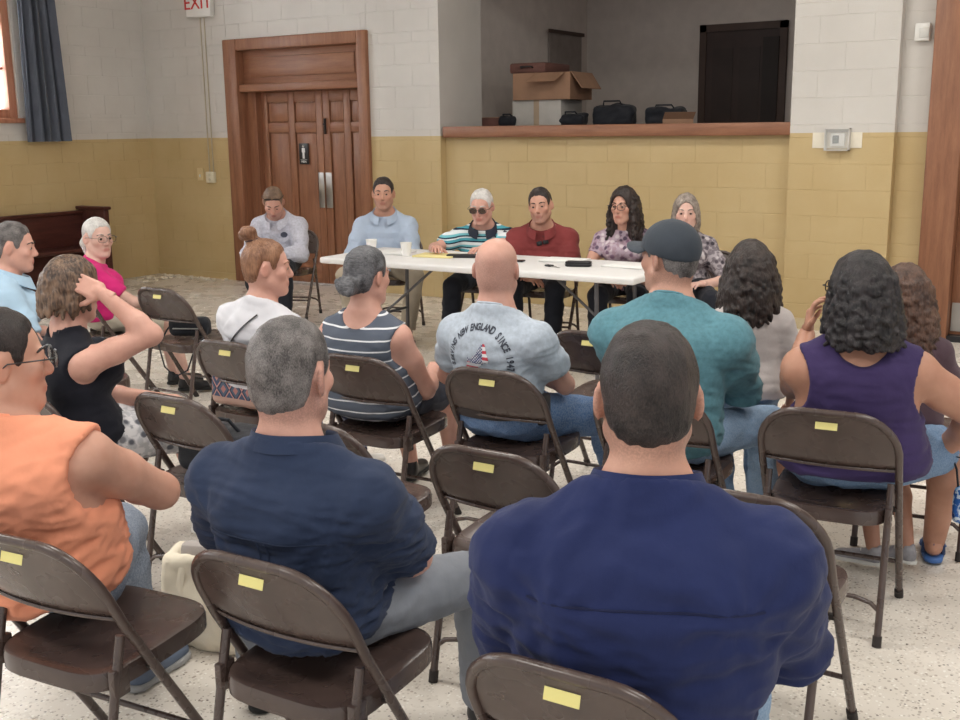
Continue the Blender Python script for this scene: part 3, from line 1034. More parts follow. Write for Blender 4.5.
class Field:
    def __init__(s, lo, hi, h, fine=None):
        s.ax = [axis(lo[i], hi[i], h, (fine[0][i], fine[1][i], fine[2]) if fine else None) for i in range(3)]
        s.D = np.full([len(a) for a in s.ax], 0.5, F32)

    def loc(s, lo, hi):
        sl = tuple(slice(max(0, int(np.searchsorted(s.ax[i], lo[i])) - 1), int(np.searchsorted(s.ax[i], hi[i])) + 1) for i in range(3))
        g = [s.ax[i][sl[i]].astype(F32) for i in range(3)]
        return sl, g[0][:, None, None], g[1][None, :, None], g[2][None, None, :]

    def uni(s, d, sl, k):
        E = s.D[sl]
        if E.size == 0:
            return
        if k <= 0:
            s.D[sl] = np.minimum(E, d)
            return
        h = np.clip(.5 + .5 * (E - d) / k, 0, 1)
        s.D[sl] = E * (1 - h) + d * h - k * h * (1 - h)

    def cut(s, d, sl, k):
        E = s.D[sl]
        if E.size == 0:
            return
        if k <= 0:
            s.D[sl] = np.maximum(E, -d)
            return
        h = np.clip(.5 - .5 * (E + d) / k, 0, 1)
        s.D[sl] = E * (1 - h) - d * h + k * h * (1 - h)

    def rc_d(s, a, b, ra, rb, pad):
        a, b = np.asarray(a, float), np.asarray(b, float)
        m = max(ra, rb) + pad
        sl, X, Y, Z = s.loc(np.minimum(a, b) - m, np.maximum(a, b) + m)
        ba = b - a
        L = max(1e-9, float(ba @ ba))
        t = np.clip(((X - a[0]) * ba[0] + (Y - a[1]) * ba[1] + (Z - a[2]) * ba[2]) / L, 0, 1)
        d = np.sqrt((X - a[0] - ba[0] * t) ** 2 + (Y - a[1] - ba[1] * t) ** 2 + (Z - a[2] - ba[2] * t) ** 2) - (ra + (rb - ra) * t)
        return d.astype(F32), sl, (X, Y, Z)

    def rc(s, a, b, ra, rb, k=.015, sub=False, planes=()):
        d, sl, (X, Y, Z) = s.rc_d(a, b, ra, rb, k + .02)
        for (p, n) in planes:            # keep the side where (x-p).n < 0
            d = np.maximum(d, (X - p[0]) * n[0] + (Y - p[1]) * n[1] + (Z - p[2]) * n[2])
        (s.cut if sub else s.uni)(d, sl, k)

    def el(s, c, r, k=.015, R=None, sub=False, planes=()):
        c = np.asarray(c, float)
        r = np.asarray(r, float)
        m = float(r.max()) + k + .02
        sl, X, Y, Z = s.loc(c - m, c + m)
        x, y, z = X - c[0], Y - c[1], Z - c[2]
        if R is not None:
            x, y, z = (R[0, 0] * x + R[1, 0] * y + R[2, 0] * z, R[0, 1] * x + R[1, 1] * y + R[2, 1] * z, R[0, 2] * x + R[1, 2] * y + R[2, 2] * z)
        k0 = np.sqrt((x / r[0]) ** 2 + (y / r[1]) ** 2 + (z / r[2]) ** 2)
        k1 = np.sqrt((x / r[0] ** 2) ** 2 + (y / r[1] ** 2) ** 2 + (z / r[2] ** 2) ** 2) + 1e-6
        d = np.where(k0 < .05, -float(r.min()) * .95, k0 * (k0 - 1) / k1).astype(F32)
        for (p, n) in planes:
            d = np.maximum(d, (X - p[0]) * n[0] + (Y - p[1]) * n[1] + (Z - p[2]) * n[2])
        (s.cut if sub else s.uni)(d, sl, k)

    def box(s, c, half, rad, k=.01, R=None, sub=False):
        c = np.asarray(c, float)
        m = float(np.linalg.norm(half)) + k + .02
        sl, X, Y, Z = s.loc(c - m, c + m)
        x, y, z = X - c[0], Y - c[1], Z - c[2]
        if R is not None:
            x, y, z = (R[0, 0] * x + R[1, 0] * y + R[2, 0] * z, R[0, 1] * x + R[1, 1] * y + R[2, 1] * z, R[0, 2] * x + R[1, 2] * y + R[2, 2] * z)
        qx, qy, qz = np.abs(x) - half[0] + rad, np.abs(y) - half[1] + rad, np.abs(z) - half[2] + rad
        d = np.sqrt(np.maximum(qx, 0) ** 2 + np.maximum(qy, 0) ** 2 + np.maximum(qz, 0) ** 2) + np.minimum(np.maximum(np.maximum(qx, qy), qz), 0) - rad
        (s.cut if sub else s.uni)(np.broadcast_to(d, [q.stop - q.start if False else d.shape[i] for i, q in enumerate(sl)]).astype(F32), sl, k)

    def extract(s, smooth=1):
        D = s.D
        S = D < 0
        c = np.zeros([n - 1 for n in D.shape], np.int8)
        for i in (0, 1):
            for j in (0, 1):
                for k in (0, 1):
                    c += S[i:S.shape[0] - 1 + i, j:S.shape[1] - 1 + j, k:S.shape[2] - 1 + k]
        act = (c > 0) & (c < 8)
        I = np.argwhere(act)
        n = len(I)
        vid = np.full(act.shape, -1, np.int32)
        vid[act] = np.arange(n)
        cv = {}
        for i in (0, 1):
            for j in (0, 1):
                for k in (0, 1):
                    cv[(i, j, k)] = D[I[:, 0] + i, I[:, 1] + j, I[:, 2] + k]
        acc = np.zeros((n, 3))
        cnt = np.zeros(n)
        for a in cv:
            for x in range(3):
                if a[x] == 0:
                    b = list(a)
                    b[x] = 1
                    da, db = cv[a], cv[tuple(b)]
                    m = (da < 0) != (db < 0)
                    t = np.where(m, da / np.where(m, da - db, 1), 0)
                    for q in range(3):
                        acc[:, q] += np.where(m, (t if q == x else a[q]), 0)
                    cnt += m
        acc /= cnt[:, None]
        V = np.empty((n, 3))
        for q in range(3):
            ax = s.ax[q]
            i = I[:, q]
            V[:, q] = ax[i] + acc[:, q] * (ax[i + 1] - ax[i])
        Q = []
        sh = S.shape
        # x edges
        e = S[:-1, 1:-1, 1:-1] != S[1:, 1:-1, 1:-1]
        P = np.argwhere(e)
        i, j, k = P[:, 0], P[:, 1] + 1, P[:, 2] + 1
        q = np.stack([vid[i, j - 1, k - 1], vid[i, j, k - 1], vid[i, j, k], vid[i, j - 1, k]], 1)
        fl_ = ~S[i, j, k]
        q[fl_] = q[fl_][:, ::-1]
        Q.append(q)
        e = S[1:-1, :-1, 1:-1] != S[1:-1, 1:, 1:-1]
        P = np.argwhere(e)
        i, j, k = P[:, 0] + 1, P[:, 1], P[:, 2] + 1
        q = np.stack([vid[i - 1, j, k - 1], vid[i - 1, j, k], vid[i, j, k], vid[i, j, k - 1]], 1)
        fl_ = ~S[i, j, k]
        q[fl_] = q[fl_][:, ::-1]
        Q.append(q)
        e = S[1:-1, 1:-1, :-1] != S[1:-1, 1:-1, 1:]
        P = np.argwhere(e)
        i, j, k = P[:, 0] + 1, P[:, 1] + 1, P[:, 2]
        q = np.stack([vid[i - 1, j - 1, k], vid[i, j - 1, k], vid[i, j, k], vid[i - 1, j, k]], 1)
        fl_ = ~S[i, j, k]
        q[fl_] = q[fl_][:, ::-1]
        Q.append(q)
        Q = np.concatenate(Q)
        Q = Q[(Q >= 0).all(1)]
        for _ in range(smooth):
            V = laplace(V, Q, .5)
        return V, Q


def laplace(V, Q, lam):
    n = len(V)
    a = np.concatenate([Q[:, 0], Q[:, 1], Q[:, 2], Q[:, 3], Q[:, 1], Q[:, 2], Q[:, 3], Q[:, 0]])
    b = np.concatenate([Q[:, 1], Q[:, 2], Q[:, 3], Q[:, 0], Q[:, 0], Q[:, 1], Q[:, 2], Q[:, 3]])
    c = np.bincount(a, minlength=n)
    c[c == 0] = 1
    S = np.stack([np.bincount(a, V[b, i], n) for i in range(3)], 1) / c[:, None]
    return V + lam * (S - V)


def normals(V, Q):
    N = np.cross(V[Q[:, 2]] - V[Q[:, 0]], V[Q[:, 3]] - V[Q[:, 1]])
    n = len(V)
    R = np.zeros((n, 3))
    for k in range(4):
        for i in range(3):
            R[:, i] += np.bincount(Q[:, k], N[:, i], n)
    L = np.linalg.norm(R, axis=1)
    L[L == 0] = 1
    return R / L[:, None]


def to_mesh(name, V, Q, mat, attrs=None):
    me = bpy.data.meshes.new(name)
    me.vertices.add(len(V))
    me.vertices.foreach_set('co', V.astype(F32).ravel())
    me.loops.add(Q.size)
    me.loops.foreach_set('vertex_index', Q.astype(np.int32).ravel())
    me.polygons.add(len(Q))
    me.polygons.foreach_set('loop_start', np.arange(0, Q.size, 4, dtype=np.int32))
    me.polygons.foreach_set('use_smooth', np.ones(len(Q), bool))
    me.update(calc_edges=True)
    for k, (typ, arr) in (attrs or {}).items():
        a = me.attributes.new(k, typ, 'POINT')
        a.data.foreach_set('color' if 'COLOR' in typ else 'vector', arr.astype(F32).ravel())
    me.materials.append(mat)
    return me


def wob(V, seed, freq, octaves=3, warp=.6):
    """cheap smooth pseudo-noise on points, about -1..1"""
    r = np.random.RandomState(seed)
    out = np.zeros(len(V))
    amp, tot = 1.0, 0.0
    f = freq
    for o in range(octaves):
        a = np.zeros(len(V))
        for q in range(3):
            d = r.normal(size=3)
            d /= np.linalg.norm(d)
            e = r.normal(size=3)
            a += np.sin(V @ d * f + warp * 2 * np.sin(V @ e * f * .6 + r.rand() * 6) + r.rand() * 6)
        out += amp * a / 3 * 1.3
        tot += amp
        amp *= .5
        f *= 2.1
    return out / tot
# ------------------------------------------------------------------ people
ST_M = [(-.17, .09, .07, 0), (-.10, .150, .112, -.005), (.02, .170, .125, -.008), (.18, .164, .118, -.004), (.35, .154, .110, 0),
        (.52, .160, .112, 0), (.68, .172, .116, -.006), (.80, .172, .106, -.014), (.89, .135, .086, -.020), (.96, .088, .068, -.014), (1.05, .055, .055, 0)]
ST_F = [(-.17, .10, .08, 0), (-.10, .165, .118, -.008), (.02, .182, .128, -.010), (.18, .165, .115, -.004), (.35, .135, .098, 0),
        (.52, .140, .102, 0), (.68, .154, .110, 0), (.80, .152, .098, -.010), (.89, .120, .078, -.018), (.96, .078, .060, -.012), (1.05, .048, .048, 0)]


def vec(*a):
    return np.array(a, float)


def unit(v):
    v = np.asarray(v, float)
    return v / (np.linalg.norm(v) + 1e-12)


def rotz(a):
    c, s = math.cos(a), math.sin(a)
    return np.array([[c, -s, 0], [s, c, 0], [0, 0, 1]])


def rotx(a):
    c, s = math.cos(a), math.sin(a)
    return np.array([[1, 0, 0], [0, c, -s], [0, s, c]])


def roty(a):
    c, s = math.cos(a), math.sin(a)
    return np.array([[c, 0, s], [0, 1, 0], [-s, 0, c]])


def ik(S, W, l1, l2, pole):
    d = W - S
    L = np.linalg.norm(d)
    L2 = min(L, (l1 + l2) * .995)
    u = unit(d)
    W = S + u * L2
    a = (l1 * l1 - l2 * l2 + L2 * L2) / (2 * L2)
    h = math.sqrt(max(0, l1 * l1 - a * a))
    p = np.asarray(pole, float)
    p = unit(p - u * (p @ u))
    return S + u * a + p * h, W


def resample(st, n=48):
    st = np.array(st, float)
    s = np.linspace(st[0, 0], st[-1, 0], n)
    out = [s]
    for c in (1, 2, 3):
        y = np.interp(s, st[:, 0], st[:, c])
        for _ in range(5):
            y[1:-1] = .25 * y[:-2] + .5 * y[1:-1] + .25 * y[2:]
        out.append(y)
    return out


HANDS = {}


def hand_mesh(curl=.35, spread=.1, thumb=.5):
    """right hand, wrist at origin, fingers +Y, palm facing -Z, thumb on -X"""
    key = (round(curl, 2), round(spread, 2), round(thumb, 2))
    if key in HANDS:
        return HANDS[key]
    f = Field((-.085, -.05, -.10), (.075, .215, .05), .0042)
    f.rc((0, -.04, 0), (0, .02, 0), .026, .025, .01)
    f.box((0, .055, 0), (.040, .046, .0135), .012, .012)
    f.el((-.022, .035, -.008), (.020, .032, .014), .012)
    f.el((.026, .035, -.006), (.014, .032, .013), .012)
    for i, (x, y, L, r) in enumerate(((-.030, .093, .070, .0088), (-.010, .099, .079, .0090), (.011, .096, .073, .0087), (.030, .086, .057, .0078))):
        p = vec(x, y - .012, .001)
        a = -(curl * .7)
        side = (x * 4.0) * spread * 2.2
        for j, frac in enumerate((.46, .31, .23)):
            dr = vec(math.sin(side) * math.cos(a), math.cos(side) * math.cos(a), math.sin(a))
            q = p + dr * L * frac * (1.18 if j == 0 else 1)
            f.rc(p, q, r * (1.0 - .06 * j), r * (.94 - .06 * j), .0035)
            p = q
            a -= curl * (1.0 if j == 0 else .8)
    p = vec(-.030, .022, -.004)
    d = unit(vec(-.75, .62, -.28 - thumb * .5))
    for L, r in ((.042, .0125), (.032, .0105), (.026, .0088)):
        q = p + d * L
        f.rc(p, q, r, r * .9, .006)
        p = q
        d = unit(d + vec(.30 * thumb + .12, .22, -.10))
    HANDS[key] = f.extract(1)
    return HANDS[key]


def mesh_tube_parts(lst):
    """list of (V,Q) -> one V,Q"""
    Vs, Qs, k = [], [], 0
    for V, Q in lst:
        Vs.append(V)
        Qs.append(Q + k)
        k += len(V)
    return np.concatenate(Vs), np.concatenate(Qs)


EYE_ME = MB().lathe([(0, -.0125)] + [(.0125 * math.cos(a), .0125 * math.sin(a)) for a in np.linspace(-1.35, 1.35, 9)] + [(0, .0125)], 14).mesh('eye')
te = NT('eye_surface')
sx_ = te.n('ShaderNodeSeparateXYZ')
te.l(te.coord(), sx_.inputs[0])
te.base(te.ramp(te.math('DIVIDE', sx_.outputs[1], .0125), [(0.0, lin((172, 158, 150))), (.76, lin((52, 38, 32))), (.95, lin((14, 12, 12)))], 'CONSTANT'))
EYE_ME.materials.append(te.done(.15))


class Person:
    ALL = []

    def __init__(s, label, loc, rz, **P):
        s.P = P
        g = P.get
        s.f = g('sex', 'm') == 'f'
        s.sc = sc = g('sc', 1.0)
        s.root = thing('person', label, 'person', (loc[0], loc[1], 0), rz)
        if g('group'):
            s.root['group'] = g('group')
        seat = g('seat', .447)
        s.Lt = Lt = .46 * sc * g('tall', 1.0)
        lean, side, tw = g('lean', .12), g('side', 0.0), g('twist', 0.0)
        s.Pc = vec(*g('pelvis', (0, g('py', -.03), seat + .088 * sc)))
        A = unit(vec(math.sin(side), math.sin(lean), math.cos(lean)))
        X = unit(vec(math.cos(tw), math.sin(tw), 0))
        X = unit(X - A * (X @ A))
        Y = np.cross(A, X)
        s.T = np.stack([X, Y, A], 1)           # columns: lateral, forward, up
        s.A = A
        s.Nb = s.Pc + A * Lt
        st = [list(r) for r in (ST_F if s.f else ST_M)]
        wch, wwa, whi = g('chest', 1.0), g('waist', 1.0), g('hips', 1.0)
        dch, dwa = g('chest_d', 1.0), g('waist_d', 1.0)
        for r in st:
            q = r[0]
            m = np.interp(q, [0, .15, .38, .65, .9, 1.0], [whi, whi, wwa, wch, wch, 1.0])
            md = np.interp(q, [0, .15, .38, .65, .9, 1.0], [dwa, dwa, dwa, dch, dch, 1.0])
            bel = g('belly', 0.0) * math.exp(-((q - .25) / .22) ** 2)
            r[1] *= m * sc
            r[2] = r[2] * md * sc + bel * .5
            r[3] = r[3] * sc + bel * .5 - g('slouch', .025) * math.sin(PI * min(1, max(0, q)))
        s.st = resample(st)
        sh = g('sh', .160 if s.f else .178) * sc
        s.S = {}
        for sd, nm in ((-1, 'L'), (1, 'R')):
            drop = g('drop' + nm, 0.0)
            s.S[nm] = s.Pc + s.T @ vec(sd * sh, -.012 * sc + g('fwd', .0), (.765 + drop) * Lt)
        # head
        hs = 1.07 * g('hs', 1.0) * (0.96 if s.f else 1.0) * min(1.0, .3 + .7 * sc)
        s.hs = hs
        s.Hm = rotz(g('hyaw', 0.0)) @ rotx(-g('hpitch', 0.0)) @ roty(g('hroll', 0.0))
        nk = unit(A + vec(0, g('neckf', .22), 0) + vec(*g('neckv', (0, 0, 0))))
        s.Hc = s.Nb + nk * (.060 * sc + .068 * hs) + s.Hm @ vec(0, .022 * hs, .035 * hs)
        # arms
        ua, fa = .285 * sc * g('armlen', 1), .255 * sc * g('armlen', 1)
        s.E, s.W = {}, {}
        lap = s.Pc[2] + .055 * sc
        for sd, nm in ((-1, 'L'), (1, 'R')):
            t = g('hand' + nm, (sd * .10, .24, lap))
            pole = g('pole' + nm, (sd * .9, -.5, -.35))
            s.E[nm], s.W[nm] = ik(s.S[nm], vec(*t), ua, fa, pole)
        # legs
        th, shn = .43 * sc * g('leglen', 1), .42 * sc * g('leglen', 1)
        s.H, s.K, s.An = {}, {}, {}
        for sd, nm in ((-1, 'L'), (1, 'R')):
            s.H[nm] = s.Pc + vec(sd * .088 * sc * (whi ** .5), .01, -.005)
            an = vec(*g('foot' + nm, (sd * .13, .40, .085)))
            s.K[nm], s.An[nm] = ik(s.H[nm], an, th, shn, g('knee' + nm, (sd * .12, .6, 1.0)))
        s.at = g('arm', .88 if s.f else 1.0) * sc
        s.lt = g('leg', 1.0) * sc
        s.skin = skin_mat(*g('skin', ('skin_fair', (214, 160, 138))))
        s.body()
        if g('top'):
            s.make_top(**g('top'))
        if g('bottom'):
            s.make_bottom(**g('bottom'))
        if g('shoe'):
            s.make_shoes(g('shoe'))
        if g('hair'):
            s.make_hair(g('hair')[0], g('hair')[1], **(g('hair')[2] if len(g('hair')) > 2 else {}))
        s.face_bits()
        Person.ALL.append(s)

    # head-local -> person
    def h(s, *p):
        return s.Hc + s.Hm @ (vec(*p) * s.hs)

    def loft(s, f, off, smin, smax, k=.0, wide=0.0, flare=0.0):
        R = .30 * s.sc + abs(off) + .05 + s.P.get('belly', 0) * 1.2
        R = max(R, s.st[1].max() + .06, s.st[2].max() + .10)
        a, b = s.Pc + s.A * (smin * s.Lt - .05), s.Pc + s.A * (smax * s.Lt + .05)
        sl, X, Y, Z = f.loc(np.minimum(a, b) - R, np.maximum(a, b) + vec(R, R, .02))
        q = [X - s.Pc[0], Y - s.Pc[1], Z - s.Pc[2]]
        c = [(q[0] * s.T[0, i] + q[1] * s.T[1, i] + q[2] * s.T[2, i]) for i in range(3)]
        u = c[2] / s.Lt
        fl = flare * np.clip((.35 - u) / .25, 0, 1)
        hw = np.interp(u, s.st[0], s.st[1]) + off + wide + fl
        hd = np.interp(u, s.st[0], s.st[2]) + off + fl
        cy = np.interp(u, s.st[0], s.st[3])
        kx, ky = c[0] / hw, (c[1] - cy) / hd
        kk = (np.abs(kx) ** 2.4 + np.abs(ky) ** 2.4) ** (1 / 2.4)
        gr = np.sqrt((kx / hw) ** 2 + (ky / hd) ** 2) / np.maximum(kk, .05) + 1e-6
        d = np.where(kk < .2, -.06, (kk - 1) / gr)
        d = np.maximum(d, np.maximum((u - smax) * s.Lt, (smin - u) * s.Lt)).astype(F32)
        f.uni(d, sl, k)

    def arm_pts(s, nm):
        return s.S[nm], s.E[nm], s.W[nm]

    def arm_shape(s, f, nm, off, k, upto=1.0, start_off=None):
        """upper arm + forearm as tapered bulging cones; upto is the covered share of the whole arm"""
        S, E, W = s.arm_pts(nm)
        a = s.at
        segs = [(S, S + (E - S) * .45, .054 * a, .049 * a), (S + (E - S) * .45, E, .049 * a, .039 * a),
                (E, E + (W - E) * .3, .040 * a, .041 * a), (E + (W - E) * .3, W, .041 * a, .026 * a)]
        cuts = [0, .25, .53, .66, 1.0]
        for i, (p, q, r0, r1) in enumerate(segs):
            if cuts[i] >= upto:
                break
            pl = []
            if cuts[i + 1] >= upto and upto < 1.0:
                t = (upto - cuts[i]) / (cuts[i + 1] - cuts[i])
                c = p + (q - p) * t
                pl = [(c, unit(q - p))]
            f.rc(p, q, r0 + off, r1 + off, k, planes=pl)

    def body(s):
        sc, hs = s.sc, s.hs
        pts = [s.Hc + vec(0, 0, .14), s.Hc - vec(0, .13, 0), s.Pc - vec(.24, .22, .12), s.Pc + vec(.24, .2, .1)]
        for d in (s.S, s.E, s.W, s.K, s.An):
            pts += list(d.values())
        pts = np.array(pts)
        lo, hi = pts.min(0) - .085, pts.max(0) + .085
        lo[2] = max(lo[2], -.02)
        rr = .125 * hs
        c = s.Hc
        f = Field(lo, hi, .014, (c - vec(rr, rr, rr), c + vec(rr, rr, rr), .0060))
        s.loft(f, -.004, -.17, 1.05, 0)
        for sd, nm in ((-1, 'L'), (1, 'R')):
            f.el(s.S[nm], vec(.053, .056, .052) * s.at, .04)
            s.arm_shape(f, nm, 0, .02)
            # trapezius
            f.rc(s.Nb + s.A * .03 * sc, s.S[nm] + s.A * .010, .046 * sc, .038 * s.at, .04)
            H, K, An = s.H[nm], s.K[nm], s.An[nm]
            l = s.lt
            f.rc(H, K, .084 * l, .056 * l, .03)
            cf = K + (An - K) * .32 + vec(0, -.014 * sc, 0)
            f.rc(K, cf, .053 * l, .054 * l, .02)
            f.rc(cf, An, .052 * l, .036 * l, .02)
        # bust
        if s.f and s.P.get('bust', 1):
            for sd in (-1, 1):
                f.el(s.Pc + s.T @ vec(sd * .070 * sc, .095 * sc, .62 * s.Lt), vec(.062, .055, .062) * sc, .04)
        # neck and head
        nr = (.049 if s.f else .058) * hs * s.P.get('neckw', 1.0)
        f.rc(s.Nb - s.A * .03, s.h(0, -.020, -.055), nr * 1.08, nr, .035)
        R = s.Hm
        E = lambda p, r, k, sub=False: f.el(s.h(*p), vec(*r) * hs, k, R, sub)
        C = lambda a, b, ra, rb, k, sub=False: f.rc(s.h(*a), s.h(*b), ra * hs, rb * hs, k, sub)
        fat = s.P.get('face', 1.0)
        E((0, -.012, .030), (.075, .097, .085), .02)
        E((0, -.036, -.026), (.063, .062, .056), .03)
        E((0, .028, -.045), (.058 * fat, .062, .072), .03)
        C((.050 * fat, .005, -.055), (.018, .062, -.098), .022, .018, .025)
        C((-.050 * fat, .005, -.055), (-.018, .062, -.098), .022, .018, .025)
        E((0, .068, -.098), (.024, .020, .018), .02)
        for sd in (-1, 1):
            E((sd * .040, .058, -.020), (.024, .022, .022), .02)            # cheek
            E((sd * .031, .097, .006), (.017, .014, .011), .012, True)       # socket
            E((sd * .031, .074, .006), (.0155, .0155, .0125), .004)          # lids around the eyeball
        C((-.036, .079, .024), (.036, .079, .024), .010, .010, .012)
        C((0, .084, .012), (0, .1035, -.026), .0085, .0112, .010)
        E((0, .098, -.033), (.0165, .011, .0075), .008)
        C((-.020, .086, -.060), (.020, .086, -.060), .0065, .0065, .008)
        C((-.016, .085, -.071), (.016, .085, -.071), .0072, .0072, .008)
        C((-.024, .0945, -.0655), (.024, .0945, -.0655), .002, .002, .003, True)
        for sd in (-1, 1):
            Re = R @ rotz(sd * .42) @ rotx(-.12)
            f.el(s.h(sd * .079, -.012, -.004), vec(.0085, .021, .033) * hs, .008, Re)
            f.el(s.h(sd * .0885, -.006, .001), vec(.006, .011, .018) * hs, .006, Re, True)
        V, Q = f.extract(1)
        parts = [(V, Q)]
        for sd, nm in ((-1, 'L'), (1, 'R')):
            hp = s.P.get('grip' + nm, (.35, .1, .5))
            hv, hq = hand_mesh(*hp)
            hv = hv.copy() * (.93 if s.f else 1.03) * min(sc, 1.05)
            if sd < 0:
                hv[:, 0] *= -1
                hq = hq[:, ::-1]
            fd = s.P.get('fdir' + nm)
            fd = unit(vec(*fd)) if fd is not None else unit(unit(s.W[nm] - s.E[nm]) + vec(0, 0, 0))
            pn = vec(*s.P.get('palm' + nm, (0, 0, -1)))
            z = -unit(pn - fd * (pn @ fd))
            x = np.cross(fd, z)
            M = np.stack([x, fd, z], 1)
            parts.append((hv @ M.T + s.W[nm], hq))
        V, Q = mesh_tube_parts(parts)
        q = ((V - s.Hc) @ s.Hm) / hs
        tint = np.zeros((len(V), 4))
        tint[:, 3] = 1
        bl = lambda p, r: np.exp(-(((q - vec(*p)) / vec(*r)) ** 2).sum(1))
        tint[:, 0] = np.clip(1.7 * bl((0, .094, -.0655), (.020, .018, .0095)), 0, .85)
        ear = np.exp(-(((np.abs(q[:, 0]) - .085) / .012) ** 2 + ((q[:, 1] + .01) / .03) ** 2 + (q[:, 2] / .035) ** 2))
        tint[:, 1] = np.clip(bl((.042, .07, -.025), (.025, .04, .022)) + bl((-.042, .07, -.025), (.025, .04, .022)) + bl((0, .112, -.028), (.016, .02, .02)) + ear, 0, 1) * .8
        sm = s.P.get('stub', '')
        if 'beard' in sm:
            tint[:, 2] += .45 * np.clip((-.035 - q[:, 2]) / .02, 0, 1) * np.clip((q[:, 1] - .0) / .03, 0, 1) * (q[:, 2] > -.135)
        if 'scalp' in sm:
            reg = np.clip((.03 - q[:, 1]) / .03, 0, 1) * np.clip((q[:, 2] + .085) / .02, 0, 1) * np.clip((.075 - q[:, 2]) / .04, 0, 1)
            tint[:, 2] += .42 * reg
        if 'nape' in sm:
            tint[:, 2] += .55 * np.clip((.02 - q[:, 1]) / .02, 0, 1) * np.clip((q[:, 2] + .105) / .03, 0, 1) * (q[:, 2] < .02)
        tint[:, 2] = np.clip(tint[:, 2], 0, 1)
        me = to_mesh('body', V, Q, s.skin, {'tint': ('FLOAT_COLOR', tint)})
        s.body_o = link('body', me, None, s.root)

    def garment_attr(s, V):
        q = (V - s.Pc) @ s.T
        return {'garment': ('FLOAT_VECTOR', q)}

    def make_top(s, mat, sleeve=.33, off=.012, hem=-.06, neck=.012, neckdrop=.0, collar=None, fold=.005, name='shirt', armhole=None, scoop=0.0, cuff=0.0, wide=0.0, h=.0085):
        sc = s.sc
        pts = [s.Pc - vec(.28, .24, .12), s.Pc + vec(.28, .30, 0), s.Nb + vec(.1, .1, .10)]
        pts += list(s.S.values()) + (list(s.E.values()) if sleeve > 0 else []) + (list(s.W.values()) if sleeve > .5 else [])
        pts = np.array(pts)
        f = Field(pts.min(0) - .12, pts.max(0) + .12, h)
        s.loft(f, off, hem, 1.04, 0, wide, .014 if hem < 0 else .0)
        for nm in 'LR':
            f.el(s.S[nm] - s.A * .004, vec(.053, .056, .052) * s.at + off * .9, .04)
            f.rc(s.Nb + s.A * .025 * sc, s.S[nm] + s.A * .010, .046 * sc + off * .7, .042 * s.at + off * .8, .04)
            if sleeve > 0:
                s.arm_shape(f, nm, off + .003, .04, sleeve)
        if s.f and s.P.get('bust', 1):
            for sd in (-1, 1):
                f.el(s.Pc + s.T @ vec(sd * .070 * sc, .095 * sc, .62 * s.Lt), vec(.062, .055, .062) * sc + off, .05)
        # hem plane
        sl, X, Y, Z = f.loc(s.Pc - vec(.6, .6, .3), s.Pc + vec(.6, .9, .7))
        u = ((X - s.Pc[0]) * s.A[0] + (Y - s.Pc[1]) * s.A[1] + (Z - s.Pc[2]) * s.A[2])
        cutd = (u - hem * s.Lt).astype(F32)
        # only the trunk is cut at the hem, sleeves may hang lower
        near = (np.abs((X - s.Pc[0])) < .24 * sc * s.P.get('hips', 1)) if sleeve > .5 else True
        f.D[sl] = np.where(near, np.maximum(f.D[sl], -cutd), f.D[sl])
        # neck opening
        nr0 = (.049 if s.f else .058) * s.hs * s.P.get('neckw', 1.0)
        nr = nr0 + neck
        top = s.h(0, -.02, -.055)
        crew = not scoop and neck < .02
        if crew:
            f.rc(s.Nb - s.A * .03, top, nr0 * 1.08 + off * .8, nr0 + off * .8, .035)
            n = unit(s.A + s.T[:, 1] * .55)
            p = s.Nb + s.A * (.026 - neckdrop) * sc
            sl, X, Y, Z = f.loc(s.Nb - vec(.2, .2, .1), s.Nb + vec(.2, .25, .3))
            lat = np.sqrt((X - s.Nb[0]) ** 2 + (Y - s.Nb[1]) ** 2) + 0 * Z
            pd = ((X - p[0]) * n[0] + (Y - p[1]) * n[1] + (Z - p[2]) * n[2]).astype(F32)
            f.D[sl] = np.where(lat < nr0 + .06, np.maximum(f.D[sl], pd), f.D[sl])
        else:
            top = s.h(0, -.02, -.03)
            f.rc(s.Nb + s.A * (.012 - neckdrop) * sc, top + unit(top - s.Nb) * .06, nr, nr + .02, .006, sub=True)
            f.rc(s.Nb + s.T @ vec(0, .05, -.008 - neckdrop) * 1.0, s.Nb + s.T @ vec(0, .10, .06), nr * .8, nr * 1.2, .01, sub=True)
        if scoop:
            f.el(s.Nb + s.T @ vec(0, -.02, .03), vec(.085, .20, .03 + scoop) * 1.0, .01, s.T, True)
        if armhole:
            rx, rz_, out, dn = armhole
            for sd, nm in ((-1, 'L'), (1, 'R')):
                f.el(s.S[nm] + s.T @ vec(sd * out, 0, -dn), vec(rx, .16, rz_), .008, s.T, True)
        V, Q = f.extract(1)
        N = normals(V, Q)
        seed = int(abs(s.root.location.x * 977 + s.root.location.y * 131)) % 9999
        q = (V - s.Pc) @ s.T
        low = np.clip(1.15 - q[:, 2] / s.Lt, .25, 1.2)
        # compression folds around the trunk, plus looser drape
        w1 = wob(q * vec(.5, .8, 2.0), seed, 30, 2, 1.1)
        w2 = wob(q * vec(1.5, 1.3, .55), seed + 7, 24, 2)
        r = .55 - np.abs(w1) * 2.0
        # drag lines fanning out from the armpits
        drag = np.zeros(len(V))
        for sd in (-1, 1):
            pa = vec(sd * .155 * sc, -.02, .66 * s.Lt)
            dx, dz = q[:, 0] - pa[0], q[:, 2] - pa[2]
            rad = np.sqrt(dx ** 2 + dz ** 2 + 1e-6)
            drag += np.sin(np.arctan2(dz, -sd * dx) * 9 + 14 * rad) * np.exp(-((rad - .09) / .075) ** 2)
        V = V + N * (fold * (.85 * r * low + .6 * w2 + (.22 * drag)))[:, None]
        me = to_mesh(name, V, Q, mat, s.garment_attr(V))
        s.top_o = link(name, me, None, s.root)
